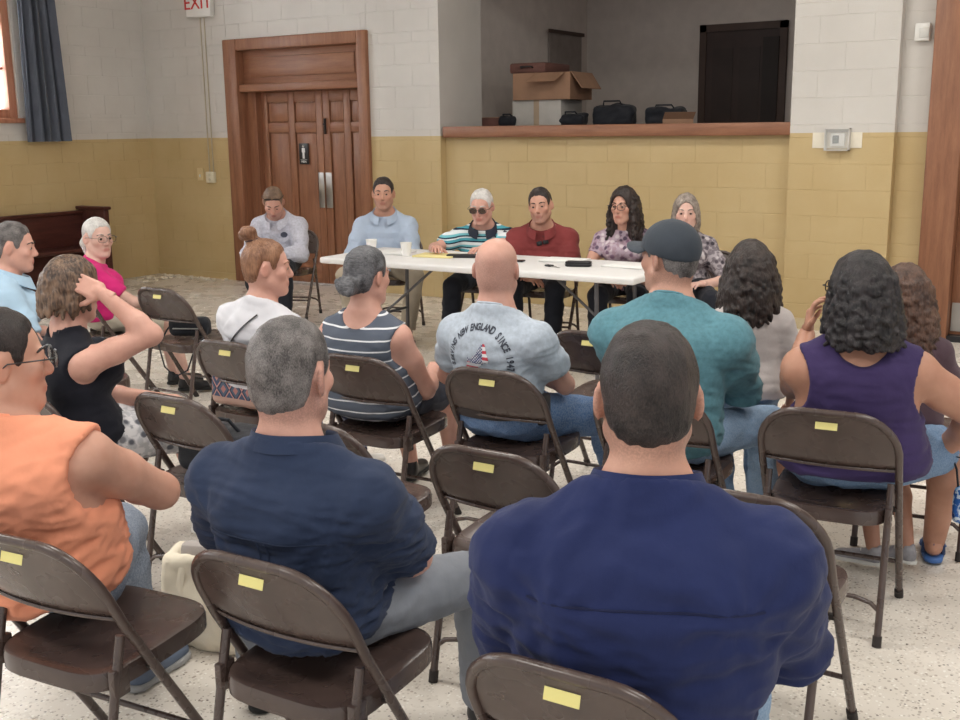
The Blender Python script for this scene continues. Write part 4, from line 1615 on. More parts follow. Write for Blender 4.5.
        s.top_bvh = (V, Q)
        if collar:
            s.make_collar(collar, off)
        else:
            s.make_neckband(mat, nr0 + (.004 if crew else neck), scoop)

    def make_neckband(s, mat, nr, scoop):
        V, Q = s.top_bvh
        bv = BVHTree.FromPolygons([tuple(v) for v in V], [tuple(int(i) for i in q) for q in Q])
        best = []
        for a in np.linspace(0, 2 * PI, 37)[:-1]:
            hit = None
            for extra in np.arange(.000, .16, .004):
                rr = nr + extra
                o = s.Nb + s.T @ vec(math.cos(a) * rr, math.sin(a) * rr, .10)
                h, n, i, d = bv.ray_cast(Vector(o), Vector(-s.A), .22)
                if h is not None:
                    hit = np.array(h) + s.A * .001
                    break
            if hit is not None:
                best.append(hit)
        if len(best) > 20:
            b = np.array(best)
            for _ in range(2):
                b = .25 * np.roll(b, 1, 0) + .5 * b + .25 * np.roll(b, -1, 0)
            MB().tube([tuple(p) for p in b], .0065, 7, closed=True).obj('neckband', mat, s.top_o)

    def make_collar(s, mat, off):
        hs = s.hs
        nr = (.049 if s.f else .058) * hs * s.P.get('neckw', 1.0)
        top = s.h(0, -.02, -.06)
        ax = unit(top - s.Nb)
        # fold-over collar: a band round the neck, open at the front
        X = unit(s.T[:, 0] - ax * (s.T[:, 0] @ ax))
        Y = np.cross(ax, X)
        vs, fs = [], []
        n = 40
        m = 6
        for i in range(n + 1):
            a = PI / 2 + .24 + (2 * PI - .48) * i / n
            back = .5 - .5 * math.sin(a)
            fr = 1 - back
            zb = .004 - .012 * back - .030 * fr ** 2
            for (r, z) in ((.010, -.010), (.0115, .028), (.017, .032), (.028, zb), (.024, zb - .002), (.0135, .022)):
                rr2 = (nr * 1.05 + r) * (1 + .10 * fr) + (.052 * fr ** 2 if r > .02 else .030 * fr ** 2)
                zz = z - .030 * fr ** 1.6
                vs.append(s.Nb + ax * (zz + .022) + X * rr2 * math.cos(a) + Y * (rr2 * math.sin(a) + .004))
        for i in range(n):
            for j in range(m):
                k = (j + 1) % m
                fs.append((i * m + j, i * m + k, (i + 1) * m + k, (i + 1) * m + j))
        fs.append(tuple(range(m)))
        fs.append(tuple(n * m + j for j in range(m - 1, -1, -1)))
        MB().add(vs, fs).obj('collar', mat, s.top_o, angle=70)

    def make_bottom(s, mat, length=1.0, off=.012, top=.16, fold=.005, name='trousers', belt=None, h=.0105):
        sc, l = s.sc, s.lt
        pts = [s.Pc - vec(.25, .24, .12), s.Pc + vec(.25, .25, .12)] + list(s.K.values())
        if length > .5:
            pts += list(s.An.values())
        pts = np.array(pts)
        lo = pts.min(0) - .11
        lo[2] = max(lo[2], -.01)
        f = Field(lo, pts.max(0) + .11, h)
        s.loft(f, off, -.17, top, 0)
        for nm in 'LR':
            H, K, An = s.H[nm], s.K[nm], s.An[nm]
            cf = K + (An - K) * .32 + vec(0, -.012 * sc, 0)
            if length <= .5:
                t = length / .5
                c = H + (K - H) * t
                f.rc(H, K, .084 * l + off, .060 * l + off + .010, .03, planes=[(c, unit(K - H))])
            else:
                f.rc(H, K, .084 * l + off, .058 * l + off, .03)
                t = (length - .5) / .5
                c = K + (An - K) * t
                n = unit(An - K)
                f.rc(K, cf, .056 * l + off, .056 * l + off, .02, planes=[(c, n)])
                f.rc(cf, An, .055 * l + off, .045 * l + off + .008, .02, planes=[(c, n)])
        u = None
        V, Q = f.extract(1)
        N = normals(V, Q)
        seed = int(abs(s.root.location.x * 577 + s.root.location.y * 331)) % 9999
        w1 = wob(V * vec(1, .8, 1.3), seed, 30, 3)
        V = V + N * (fold * (.3 - np.abs(w1) * 1.8))[:, None]
        me = to_mesh(name, V, Q, mat, s.garment_attr(V))
        s.bot_o = link(name, me, None, s.root)
        if belt:
            sg = top - .03
            ps = []
            for a in np.linspace(0, 2 * PI, 41)[:-1]:
                ca, sa = math.cos(a), math.sin(a)
                hw = np.interp(sg, s.st[0], s.st[1]) + off + .004
                hd = np.interp(sg, s.st[0], s.st[2]) + off + .004
                cy = np.interp(sg, s.st[0], s.st[3])
                ps.append(s.Pc + s.T @ vec(hw * math.copysign(abs(ca) ** .83, ca), cy + hd * math.copysign(abs(sa) ** .83, sa), sg * s.Lt))
            vs, fs = [], []
            n = len(ps)
            cen = s.Pc + s.A * sg * s.Lt
            for p in ps:
                o = unit((p - cen) - s.A * ((p - cen) @ s.A))
                for dz, dr in ((-.017, 0), (-.017, .006), (.017, .006), (.017, 0)):
                    vs.append(p + s.A * dz + o * dr)
            for i in range(n):
                j = (i + 1) % n
                for k in range(4):
                    m = (k + 1) % 4
                    fs.append((i * 4 + k, i * 4 + m, j * 4 + m, j * 4 + k))
            MB().add(vs, fs).obj('belt', belt, s.bot_o, angle=50)

    def make_shoes(s, spec):
        mat, solem = spec[0], spec[1]
        sandal = len(spec) > 2 and spec[2] == 'sandal'
        for sd, nm in ((-1, 'L'), (1, 'R')):
            An = s.An[nm]
            fd = s.P.get('toe' + nm, (sd * .18, 1, 0))
            fd = unit(vec(fd[0], fd[1], 0))
            rz = math.atan2(-fd[0], fd[1])
            k = s.sc * (.92 if s.f else 1.0)
            key = ('shoe', mat.name)
            if key not in HANDS:
                f = Field((-.06, -.09, -.005), (.06, .21, .14), .0095)
                f.el((0, .125, .035), (.044, .075, .030), .03)
                f.el((0, .03, .045), (.038, .085, .042), .03)
                f.rc((0, -.03, .045), (0, -.02, .095), .036, .038, .03)
                f.el((0, .165, .026), (.036, .036, .022), .02)
                f.el((0, -.008, .125), (.030, .034, .035), .01, sub=True)
                HANDS[key] = f.extract(1)
                g = Field((-.06, -.09, -.006), (.06, .22, .05), .0095)
                g.rc((0, -.035, .012), (0, .02, .012), .040, .038, .03)
                g.rc((0, .02, .012), (0, .15, .012), .038, .047, .03)
                g.rc((0, .14, .012), (0, .165, .012), .046, .038, .03)
                sl, X, Y, Z = g.loc(vec(-1, -1, -1), vec(1, 1, 1))
                g.D[sl] = np.maximum(g.D[sl], np.abs(Z - .012) - .0118)
                HANDS[('sole', mat.name)] = g.extract(1)
            V, Q = HANDS[key]
            at = tuple(vec(An[0], An[1], An[2] - .083 * k) + fd * .01)
            if sandal:
                ft = link('foot', to_mesh('foot', V * k * vec(.90, .95, .95) + vec(0, 0, .016), Q, s.skin), None, s.root, at, (0, 0, rz))
                o = MB().tube([(-.040 * k, .0, .02), (-.036 * k, -.02 * k, .075 * k), (0, -.055 * k, .080 * k), (.036 * k, -.02 * k, .075 * k), (.040 * k, .0, .02)], .008, 6).obj('sandal', mat, s.root, at, (0, 0, rz))
            else:
                o = link('shoe', to_mesh('shoe', V * k, Q, mat), None, s.root, at, (0, 0, rz))
            V, Q = HANDS[('sole', mat.name)]
            link('sole', to_mesh('sole', V * k, Q, solem), None, o)
            # a line of laces across the instep
            lc = MB()
            if not sandal:
                for i in range(4):
                    y0, z0 = .050 + i * .022, .083 - i * .009
                    lc.tube([(-.022 * k, y0 * k, (z0 - .008) * k), (0, y0 * k + .004, (z0 + .003) * k), (.022 * k, (y0 + .006) * k, (z0 - .008) * k)], .0028, 5)
            else:
                lc.tube([(-.046 * k, .10 * k, .012), (0, .115 * k, .066 * k), (.046 * k, .10 * k, .012)], .012, 6)
            lc.obj('laces' if not sandal else 'strap', solem, o)

    def face_bits(s):
        hs = s.hs
        g = s.P.get
        q = Matrix([list(r) for r in s.Hm])
        for sd in (-1, 1):
            o = link('eye', EYE_ME, None, s.root, tuple(s.h(sd * .031, .0775, .005)))
            o.rotation_euler = (q @ Matrix.Rotation(-.25 if g('lookdown') else 0, 3, 'X')).to_euler()
        bm = g('brow')
        if bm:
            for sd in (-1, 1):
                pts = [s.h(sd * x, y, z) for x, y, z in ((.014, .0915, .026), (.028, .0895, .031), (.042, .079, .029), (.050, .070, .024))]
                MB().tube(pts, [.0035 * hs, .0045 * hs, .0035 * hs, .002 * hs], 6).obj('eyebrow', bm, s.root)
        gl = g('glasses')
        if gl:
            m = MB()
            up = 0.0
            fwd = 0.0
            for sd in (-1, 1):
                ring = []
                for a in np.linspace(0, 2 * PI, 21)[:-1]:
                    ca, sa = math.cos(a), math.sin(a)
                    ring.append(s.h(sd * .0335 + .027 * math.copysign(abs(ca) ** .7, ca), .114 - .010 * abs(ca) * (1 if ca * sd > 0 else 0), .004 + .0195 * math.copysign(abs(sa) ** .7, sa)))
                m.tube(ring, .0019 * hs, 6, closed=True)
                m.tube([s.h(sd * .060, .107, .010), s.h(sd * .078, .09, .011), s.h(sd * .083, .0, .009), s.h(sd * .082, -.022, -.008)], .0019 * hs, 6)
            m.tube([s.h(-.008, .115, .008), s.h(0, .117, .011), s.h(.008, .115, .008)], .0018 * hs, 6)
            go = m.obj('glasses', gl, s.root)
            for sd in (-1, 1):
                c = [s.h(sd * .0335 + .026 * math.cos(a), .1135, .004 + .0185 * math.sin(a)) for a in np.linspace(0, 2 * PI, 17)[:-1]]
                c2 = [p + s.Hm @ vec(0, -.001, 0) for p in c]
                n = len(c)
                MB().add(c + c2, [tuple(range(n - 1, -1, -1)), tuple(range(n, 2 * n))] + [(i, (i + 1) % n, n + (i + 1) % n, n + i) for i in range(n)]).obj('lens', g('lens', M_GLASS), go)
        sg_ = g('sunglasses_up')
        if sg_:
            m = MB()
            for sd in (-1, 1):
                m.bbox(-.027, .027, -.003, .003, -.018, .018, .006)
            o = MB()
            for sd in (-1, 1):
                c = [s.h(sd * .033 + .029 * math.cos(a), .082 + .008 * math.sin(a), .096 + .020 * math.sin(a) * .8) for a in np.linspace(0, 2 * PI, 15)[:-1]]
                c2 = [p + s.Hm @ vec(0, .003, .003) for p in c]
                n = len(c)
                o.add(c + c2, [tuple(range(n - 1, -1, -1)), tuple(range(n, 2 * n))] + [(i, (i + 1) % n, n + (i + 1) % n, n + i) for i in range(n)])
                o.tube([s.h(sd * .062, .078, .100), s.h(sd * .082, .03, .085), s.h(sd * .084, -.02, .06)], .0026, 6)
            o.obj('sunglasses', M_BLACK, s.root)

    # ---------------- hair
    def hair_out(s, V, Q, mat, name='hair', amp=.003, freq=120, seed=1):
        if amp:
            N = normals(V, Q)
            V = V + N * (amp * wob(V * vec(1, 1, .45), seed, freq, 2))[:, None]
        W = (V * s.hs) @ s.Hm.T + s.Hc
        me = to_mesh(name, W, Q, mat)
        s.hair_o = link(name, me, None, s.root)
        return s.hair_o

    def make_hair(s, style, mat, **kw):
        seed = kw.get('seed', 3)
        th = kw.get('th', .0055)
        rnd = random.Random(seed)
        HL = [(-.14, -.088), (-.075, -.080), (-.050, -.062), (-.034, -.012), (-.018, .034), (.008, .030), (.022, -.012), (.034, -.010), (.044, .030), (.060, .068), (.085, .087), (.12, .095)]
        HL = kw.get('line', HL)

        def cap(f, th, k=.006, HL=HL, top=0.0):
            g = Field([a[0] for a in f.ax], [a[-1] for a in f.ax], .0046)
            g.el((0, -.012, .030 + top * .5), (.075, .097, .085 + top * .5), 0)
            g.el((0, -.036, -.026), (.063, .062, .060), .025)
            sl, X, Y, Z = g.loc(vec(-1, -1, -1), vec(1, 1, 1))
            hl = np.interp(Y, [p[0] for p in HL], [p[1] for p in HL]) + 0 * X
            hl = hl + np.clip((Y - .045) / .03, 0, 1) * np.clip((np.abs(X) - .022) / .03, 0, 1) * .014 + .004 * np.sin(X * 190 + 1.3) * np.sin(Y * 170) + .0025 * np.sin(X * 420 + Y * 380)
            wgt = np.clip((Z - hl) / .045, 0, 1)
            g.D[sl] -= ((th + .0015) * wgt ** .7 - .0008).astype(F32)
            cut = ((hl - Z) * .75).astype(F32)
            E = g.D[sl]
            kk = .010
            h = np.clip(.5 + .5 * (cut - E) / kk, 0, 1)
            g.D[sl] = E * (1 - h) + cut * h + kk * h * (1 - h)
            return g

        if style in ('short', 'bun', 'lowbun', 'pony', 'tousled'):
            f = Field((-.13, -.22, -.20), (.13, .13, .22), .0046)
            f = cap(f, th, top=kw.get('top', .008))
            if style == 'bun':
                f.rc((0, -.05, .10), (0, -.075, .135), .030, .024, .02)
                for i in range(12):
                    a = i * .9
                    c = vec(.020 * math.cos(a), -.085 + .020 * math.sin(a), .150 + .012 * math.sin(i * 2.1))
                    f.el(c, vec(.022, .022, .020), .006)
            if style == 'lowbun':
                f.el((0, -.115, -.035), (.052, .040, .038), .012)
                for i in range(5):
                    a = -.9 + i * .45
                    f.rc((.055 * math.sin(a), -.13, -.035 + .030 * math.cos(a)), (.045 * math.sin(a + .6), -.14, -.035 - .026 * math.cos(a)), .014, .012, .006)
                for sd in (-1, 1):
                    f.rc((sd * .070, .0, .045), (sd * .035, -.105, -.020), .016, .016, .014)
            if style == 'pony':
                f.el((0, -.108, .0), (.026, .022, .024), .012)
                f.rc((0, -.12, .0), (0, -.150, -.05), .026, .030, .012)
                f.rc((0, -.150, -.05), (0, -.140, -.115), .030, .016, .012)
            if style == 'tousled':
                for i in range(90):
                    a, e = rnd.uniform(-2.3, 2.3), rnd.uniform(-.5, 1.4)
                    d = vec(math.sin(a) * math.cos(e), -math.cos(a) * math.cos(e), math.sin(e))
                    p = vec(0, -.012, .028) + d * vec(.080, .100, .090)
                    tdir = unit(np.cross(d, vec(rnd.uniform(-1, 1), rnd.uniform(-1, 1), rnd.uniform(-1, 1)))) * .6 + vec(0, -.1, -.5)
                    f.rc(p, p + unit(tdir) * .045 + d * .008, .012, .008, .005)
            V, Q = f.extract(1)
            o = s.hair_out(V, Q, mat, amp=kw.get('amp', .0022), freq=kw.get('freq', 150), seed=seed)
            if style == 'bun':
                a = np.linspace(0, 2 * PI, 19)[:-1]
                MB().tube([s.h(.027 * math.cos(t), -.066 + .027 * math.sin(t), .122 + .008 * math.sin(t)) for t in a], .004, 6, closed=True).obj('hair_tie', plain('tie_brown', (70, 44, 40), .7), o)
            if style == 'pony':
                a = np.linspace(0, 2 * PI, 19)[:-1]
                MB().tube([s.h(.026 * math.cos(t), -.118, .0 + .026 * math.sin(t)) for t in a], .005, 6, closed=True).obj('hair_tie', plain('tie_grey', (150, 146, 144), .7), o)
        elif style == 'long':
            # lathe-like volume of wavy locks
            zb, vol, flare, curl, fr, n = kw.get('zb', -.22), kw.get('vol', .02), kw.get('flare', .02), kw.get('curl', .010), kw.get('fr', 3.0), kw.get('n', 90)
            lr = kw.get('lr', .013)
            azmax = kw.get('azmax', 2.15)
            M = .125 + vol + flare + .04
            f = Field((-M, -M - .03, zb - .05), (M, M, .19), kw.get('res', .0055))
            f.el((0, -.012, .034), (.079 + vol * .4, .100 + vol * .4, .090 + vol * .4), 0)

            def prof(z):
                return float(np.interp(z, [zb, -.08, .0, .05, .09, .115 + vol * .5], [.088 + vol + flare, .090 + vol + flare * .5, .084 + vol, .074 + vol * .9, .046 + vol * .7, .012]))
            # inner fill
            for z in np.arange(zb + .03, .06, .022):
                r = prof(z) - .016
                f.el((0, -.030, z), (r * .92, r * .88, .03), .02)
            # face and neck front stay free
            f.el((0, .105, -.03), (.066, .085, .115), .012, sub=True)
            f.rc((0, .085, -.10), (0, .09, zb - .1), .075, .11, .012, sub=True)
            for i in range(n):
                az = rnd.uniform(-azmax, azmax)
                hx, hy = math.sin(az), -math.cos(az)
                z1 = zb + rnd.uniform(-.02, .06) + (.03 if abs(az) > 1.6 else 0)
                ph, ph2 = rnd.uniform(0, 6), rnd.uniform(0, 6)
                pts = []
                m = 10
                for j in range(m + 1):
                    t = j / m
                    z = (.108 + vol * .4) * (1 - t) + z1 * t
                    r = prof(z) - .010
                    c = curl * min(1, t * 2.5)
                    az2 = az + c * 9 * math.sin(ph + t * fr * 2 * PI) * .9
                    rr = r + c * .8 * math.cos(ph + t * fr * 2 * PI) + rnd.uniform(-.002, .002)
                    pts.append(vec(math.sin(az2) * rr * .92, -.022 - math.cos(az2) * rr * 1.02, z))
                for j in range(m):
                    f.rc(pts[j], pts[j + 1], lr * (1 - .03 * j), lr * (1 - .03 * (j + 1)), .005)
            f.el((0, .112, -.03), (.052, .060, .100), .008, sub=True)
            V, Q = f.extract(1)
            s.hair_out(V, Q, mat, amp=kw.get('amp', .003), freq=kw.get('freq', 140), seed=seed)
# ------------------------------------------------------------------ who sits where
SK_FAIR = ('skin_fair', (214, 176, 162))
SK_PINK = ('skin_pink', (208, 162, 146))
SK_TAN = ('skin_tan', (198, 152, 130))
SK_OLIVE = ('skin_olive', (200, 154, 134))
SK_DEEP = ('skin_light_brown', (182, 136, 114))
H_DARK = hair_mat('hair_dark_brown', (30, 24, 23), (62, 50, 46))
H_BLACK = hair_mat('hair_black', (20, 18, 20), (52, 46, 48))
H_BROWN = hair_mat('hair_brown', (56, 38, 32), (104, 76, 62))
H_AUBURN = hair_mat('hair_auburn', (112, 76, 56), (158, 116, 88))
H_GREY = hair_mat('hair_grey', (92, 88, 86), (156, 150, 146))
H_SALT = hair_mat('hair_salt_pepper', (70, 66, 66), (142, 136, 134), scale=420, stretch=(1, 1, .5), patch=.5)
H_SHORT = hair_mat('hair_short_dark', (28, 24, 24), (68, 58, 56), scale=360, stretch=(1, 1, .4), patch=.45)
H_STEEL = hair_mat('hair_steel_grey', (58, 58, 62), (112, 112, 116), stretch=(.2, 1, 1))
H_WHITE = hair_mat('hair_white', (188, 184, 180), (228, 224, 220))
H_TOUS = hair_mat('hair_highlighted', (58, 44, 38), (132, 106, 86), patch=.4, scale=110)
H_GREYB = hair_mat('hair_grey_brown', (108, 96, 88), (170, 158, 148))
H_BUZZ = hair_mat('hair_buzzed', (104, 84, 70), (146, 120, 100), scale=320, stretch=(1, 1, 1))
BLACKF = plain('frame_black', (24, 24, 28), .35)
WIREF = plain('frame_wire', (120, 112, 104), .3, .7)
LENS_DK = NT('dark_lens')
LENS_DK.base(lin((70, 58, 56)))
LENS_DK.b.inputs['Alpha'].default_value = .75
LENS_DK = LENS_DK.done(.1)
SH_BLACK = (plain('shoe_black', (28, 26, 28), .4), plain('sole_black', (18, 18, 18), .7))
SH_WHITE = (plain('shoe_white', (214, 212, 208), .6), plain('sole_white', (228, 226, 222), .6))
SH_GREY = (plain('sneaker_grey', (146, 144, 148), .7, var=.3, scale=30), plain('sneaker_sole', (214, 212, 206), .6))
SH_BLUE = (plain('shoe_blue_grey', (92, 104, 124), .7), plain('sole_grey', (150, 150, 150), .6))
SH_BROWN = (plain('shoe_brown', (70, 50, 42), .5), plain('sole_brown', (40, 32, 28), .7))
SH_SANDAL = (plain('sandal_blue', (46, 66, 104), .6), plain('sandal_strap_blue', (60, 100, 160), .5), 'sandal')
T_BLACK = cloth_mat('trousers_black', (36, 38, 46))
T_KHAKI = cloth_mat('trousers_khaki', (168, 156, 138))
T_GREY = cloth_mat('trousers_grey', (126, 130, 138))
J_BLUE = denim_mat('jeans_blue', (84, 116, 160))
J_LIGHT = denim_mat('jeans_light', (134, 162, 192))
J_MID = denim_mat('jeans_mid', (104, 136, 172))

T = .745
Y_ = 7.09
PR = 'panel members seated behind the table'
AU = 'people seated in the audience'

# ---- panel behind the table
Person('man in a light grey hooded top looking down, sunglasses on his head', (-6.60, 7.12), PI + .42, sc=.99, tall=.86, lean=.24, slouch=.04, hyaw=.25, hpitch=.62, neckf=.4, lookdown=1,
       skin=SK_PINK, stub='beard nape', hair=('short', H_BUZZ), brow=H_BROWN, sunglasses_up=1, handL=(-.04, .33, .62), handR=(.06, .33, .60), group=PR,
       top=dict(mat=cloth_mat('heather_grey', (198, 198, 210), mottled=.06), sleeve=.97, off=.018, fold=.007, name='hooded_top', hem=-.05, collar=cloth_mat('heather_grey', (198, 198, 210), mottled=.06)),
       bottom=dict(mat=T_BLACK), shoe=SH_BLACK, footL=(-.16, .48, .085), footR=(.12, .30, .085))
Person('dark-haired man in a light blue button-down shirt facing the room', (-5.45, 7.12), PI + .50, sc=1.03, tall=.90, lean=.03, slouch=.0, hyaw=.06, hpitch=.02,
       skin=SK_TAN, stub='beard', hair=('short', H_SHORT), brow=H_DARK, handL=(-.10, .36, .60), handR=(.10, .36, .60), group=PR,
       top=dict(mat=cloth_mat('oxford_blue', (174, 188, 208)), sleeve=.97, off=.016, fold=.006, collar=cloth_mat('oxford_blue', (174, 188, 208))),
       bottom=dict(mat=T_KHAKI), shoe=SH_BROWN, footL=(-.22, .42, .085), footR=(.20, .42, .085), kneeL=(-.5, .6, 1), kneeR=(.5, .6, 1))
M_P3 = stripe_mat('polo_stripes', [(0, (226, 232, 234)), (.16, (28, 44, 62)), (.28, (86, 168, 184)), (.50, (226, 232, 234)), (.60, (40, 60, 78)), (.72, (120, 190, 200)), (.9, (226, 232, 234))], .085)
Person('white-haired man with glasses in a blue striped polo shirt', (-4.47, 7.08), PI + .45, sc=1.0, tall=.80, lean=.10, hyaw=-.15, hpitch=.22, belly=.05, waist=1.1, sh=.19, lookdown=1,
       skin=SK_PINK, hair=('short', H_WHITE, ), brow=H_WHITE, glasses=BLACKF, lens=LENS_DK, handL=(-.05, .50, .79), handR=(.30, .46, .79), poleR=(1, -.2, -.4), group=PR,
       top=dict(mat=M_P3, sleeve=.36, off=.016, collar=plain('collar_navy', (34, 40, 56), .8)),
       bottom=dict(mat=T_BLACK), shoe=SH_BLACK, footL=(-.14, .46, .085), footR=(.22, .46, .085))
Person('man in a maroon polo shirt leaning back with sunglasses hung at his collar', (-3.98, 7.12), PI + .40, sc=1.02, tall=.80, lean=.06, hyaw=-.10, hroll=.10, hpitch=.05, belly=.05, waist=1.12, chest=1.06, sh=.195,
       skin=SK_OLIVE, stub='beard', hair=('short', H_SHORT), brow=H_DARK, handL=(-.03, .30, .60), handR=(.07, .34, .58), group=PR,
       top=dict(mat=cloth_mat('maroon_knit', (128, 58, 58)), sleeve=.38, off=.016, collar=cloth_mat('maroon_knit', (128, 58, 58))),
       bottom=dict(mat=T_BLACK), shoe=SH_BLACK, footL=(-.12, .44, .085), footR=(.16, .44, .085))
Person('woman with long dark curls and glasses in a mauve floral blouse', (-3.30, 7.12), PI + .35, sex='f', sc=1.0, tall=.88, lean=.10, hyaw=-.35, hpitch=.06,
       skin=SK_OLIVE, hair=('long', H_DARK, dict(zb=-.26, vol=.028, flare=.02, curl=.014, fr=4, n=100)), brow=H_DARK, glasses=BLACKF, handL=(-.10, .28, .60), handR=(.10, .30, .60), group=PR,
       top=dict(mat=floral_mat('floral_mauve', [(176, 158, 170), (118, 92, 112), (204, 192, 196), (90, 74, 92), (160, 136, 148)], 30), sleeve=.24, off=.012),
       bottom=dict(mat=T_BLACK), shoe=SH_BLACK, footL=(-.10, .46, .085), footR=(.14, .46, .085))
Person('grey-haired older woman in a grey floral blouse at the table end', (-2.86, 7.14), PI + .50, sex='f', sc=.99, tall=.82, lean=.12, hyaw=-.12, hpitch=.05, waist=1.2, chest=1.1,
       skin=SK_FAIR, hair=('long', H_GREYB, dict(zb=-.13, vol=.012, flare=.0, curl=.008, fr=2)), brow=H_GREYB, handL=(-.10, .28, .60), handR=(.10, .30, .60), group=PR,
       top=dict(mat=floral_mat('floral_grey', [(120, 112, 118), (66, 60, 68), (196, 188, 190), (92, 84, 92), (168, 160, 164)], 30), sleeve=.5, off=.014),
       bottom=dict(mat=T_BLACK), shoe=SH_BLACK)
# ---- front row (nearest the camera)
M_ORANGE = cloth_mat('orange_cotton', (236, 156, 124))
M_POLO = cloth_mat('dark_blue_shirt', (46, 57, 82))
M_NAVY = cloth_mat('navy_shirt', (36, 45, 86))
a1 = Person('man in an orange sleeveless shirt and black glasses at the left edge', (-2.37, 1.67), .40, sc=1.0, lean=-.13, side=-.16, tall=.88, hyaw=-.85, hpitch=.02, belly=.05, waist=1.34, chest=1.16, chest_d=1.1, sh=.20, arm=1.22,
            skin=SK_OLIVE, hair=('short', H_SHORT), brow=H_DARK, glasses=BLACKF, handR=(-.02, .19, .74), poleR=(1, -.05, -.25), handL=(-.12, .18, .68), poleL=(-1, .0, -.4), py=-.045, neckf=.16, group=AU,
            top=dict(mat=M_ORANGE, sleeve=0, off=.018, hem=-.12, fold=.009, armhole=(.085, .13, .060, .055), name='sleeveless_shirt', neck=.012, h=.0075),
            bottom=dict(mat=denim_mat('shorts_grey_denim', (122, 132, 148)), length=.85, name='shorts'), shoe=SH_BLUE, footL=(-.18, .34, .085), footR=(.0, .36, .085), kneeR=(-.25, .6, 1))
a2 = Person('grey-haired man in a dark blue shirt with folded arms', (-1.665, 1.875), .16, sc=1.0, lean=-.15, tall=.88, hyaw=.0, hpitch=.0, waist=1.08, chest=1.04, sh=.19, arm=1.1, belly=.02,
            skin=SK_PINK, stub='nape beard', hair=('short', H_SALT), brow=H_SALT, handR=(-.02, .17, .72), poleR=(1, -.1, -.6), handL=(-.08, .14, .67), poleL=(-1, -.15, -.5), py=-.045, neckf=.16, group=AU,
            top=dict(mat=M_POLO, sleeve=.50, off=.018, fold=.012, hem=-.16, collar=M_POLO, h=.0075),
            bottom=dict(mat=T_GREY), shoe=SH_BLACK, footL=(-.40, .30, .085), footR=(.24, .44, .085), kneeR=(.5, .6, 1), kneeL=(-.8, .6, 1))
a3 = Person('large man in a navy shirt with short dark hair thinning at the crown', (-.775, 1.785), .40, sc=1.03, lean=-.10, hyaw=.06, hpitch=.04, waist=1.52, waist_d=1.15, chest=1.26, chest_d=1.1, sh=.205, arm=1.26, belly=.06, dropL=-.03, dropR=-.03,
            skin=SK_OLIVE, stub='nape', hair=('short', H_SHORT), brow=H_DARK, handR=(.06, .24, .64), poleR=(1, -.3, -.35), handL=(-.05, .23, .62), poleL=(-1, -.2, -.35), py=-.045, neckf=.16, group=AU,
            top=dict(mat=M_NAVY, sleeve=.80, off=.020, fold=.012, hem=-.16, collar=M_NAVY, h=.0075),
            bottom=dict(mat=J_LIGHT), shoe=SH_BROWN, footL=(-.20, .40, .085), footR=(.22, .42, .085), leg=1.1)

# ---- second row
b0 = Person('woman in a black sleeveless top scratching her head', (-3.40, 2.62), -.33, sex='f', sc=.97, lean=-.12, tall=.88, hyaw=.25, hpitch=.12, waist=1.15, chest=1.08, arm=1.0, armlen=.93,
            skin=SK_PINK, hair=('long', H_TOUS, dict(zb=-.085, vol=.014, flare=-.004, curl=.012, fr=1.6, n=130, lr=.011, azmax=2.2, seed=4)), brow=H_BROWN, py=-.045, neckf=.16, group=AU, handR=(.145, -.005, 1.075), poleR=(.62, .78, -.55), fdirR=(-.62, -.66, .43), palmR=(-1, .25, -.35), gripR=(.14, .34, .30),
            handL=(.0, .22, .62), gripL=(.2, .1, .4), fdirL=(.4, .8, -.1),
            top=dict(mat=cloth_mat('black_knit', (26, 27, 36)), sleeve=0, off=.012, hem=-.10, armhole=(.062, .10, .056, .035), name='sleeveless_top', neck=.022, neckdrop=.02),
            bottom=dict(mat=floral_mat('shorts_print', [(206, 204, 206), (120, 120, 126), (88, 90, 98), (176, 176, 180)], 34), length=.38, name='shorts'), shoe=SH_WHITE, footL=(-.04, .40, .085), footR=(.16, .42, .085))

# ---- third row
c1 = Person('woman with an auburn top bun in a white shirt with a crossbody strap', (-3.39, 3.56), .0, sex='f', sc=.97, lean=-.08, tall=.82, side=.06, hyaw=-.80, hpitch=.05, waist=1.2, chest=1.12, arm=1.0,
            skin=SK_PINK, hair=('bun', H_AUBURN), brow=H_AUBURN, py=-.045, neckf=.16, group=AU, handR=(.12, .30, .62), handL=(-.05, .30, .62),
            top=dict(mat=cloth_mat('white_knit', (208, 208, 214)), sleeve=.60, off=.014, fold=.010, neck=.016),
            bottom=dict(mat=floral_mat('navy_print', [(64, 70, 96), (98, 104, 130), (150, 150, 166), (44, 48, 70)], 40)), shoe=SH_WHITE)
M_STRIPE = stripe_mat('tank_stripes', [(0, (90, 97, 110)), (.86, (222, 224, 228))], .043)
c2 = Person('woman with a low grey bun in a grey and white striped tank top', (-2.80, 3.58), .12, sex='f', sc=.96, lean=-.14, tall=.83, hyaw=-.22, hpitch=.05, waist=1.40, chest=1.18, hips=1.15, arm=1.12,
            skin=SK_PINK, hair=('lowbun', H_STEEL), brow=H_GREY, py=-.045, neckf=.16, group=AU, handR=(.13, .26, .60), poleR=(.45, -1, -.4), handL=(-.10, .28, .60),
            top=dict(mat=M_STRIPE, sleeve=0, off=.014, hem=-.16, armhole=(.060, .10, .056, .03), name='tank_top', neck=.020, scoop=.035),
            bottom=dict(mat=cloth_mat('shorts_dark', (58, 60, 70)), length=.42, name='shorts'), shoe=SH_BLACK, footL=(-.10, .44, .085), footR=(.12, .46, .085))
M_GTEE = cloth_mat('pale_grey_blue_tee', (178, 188, 200), mottled=.02)
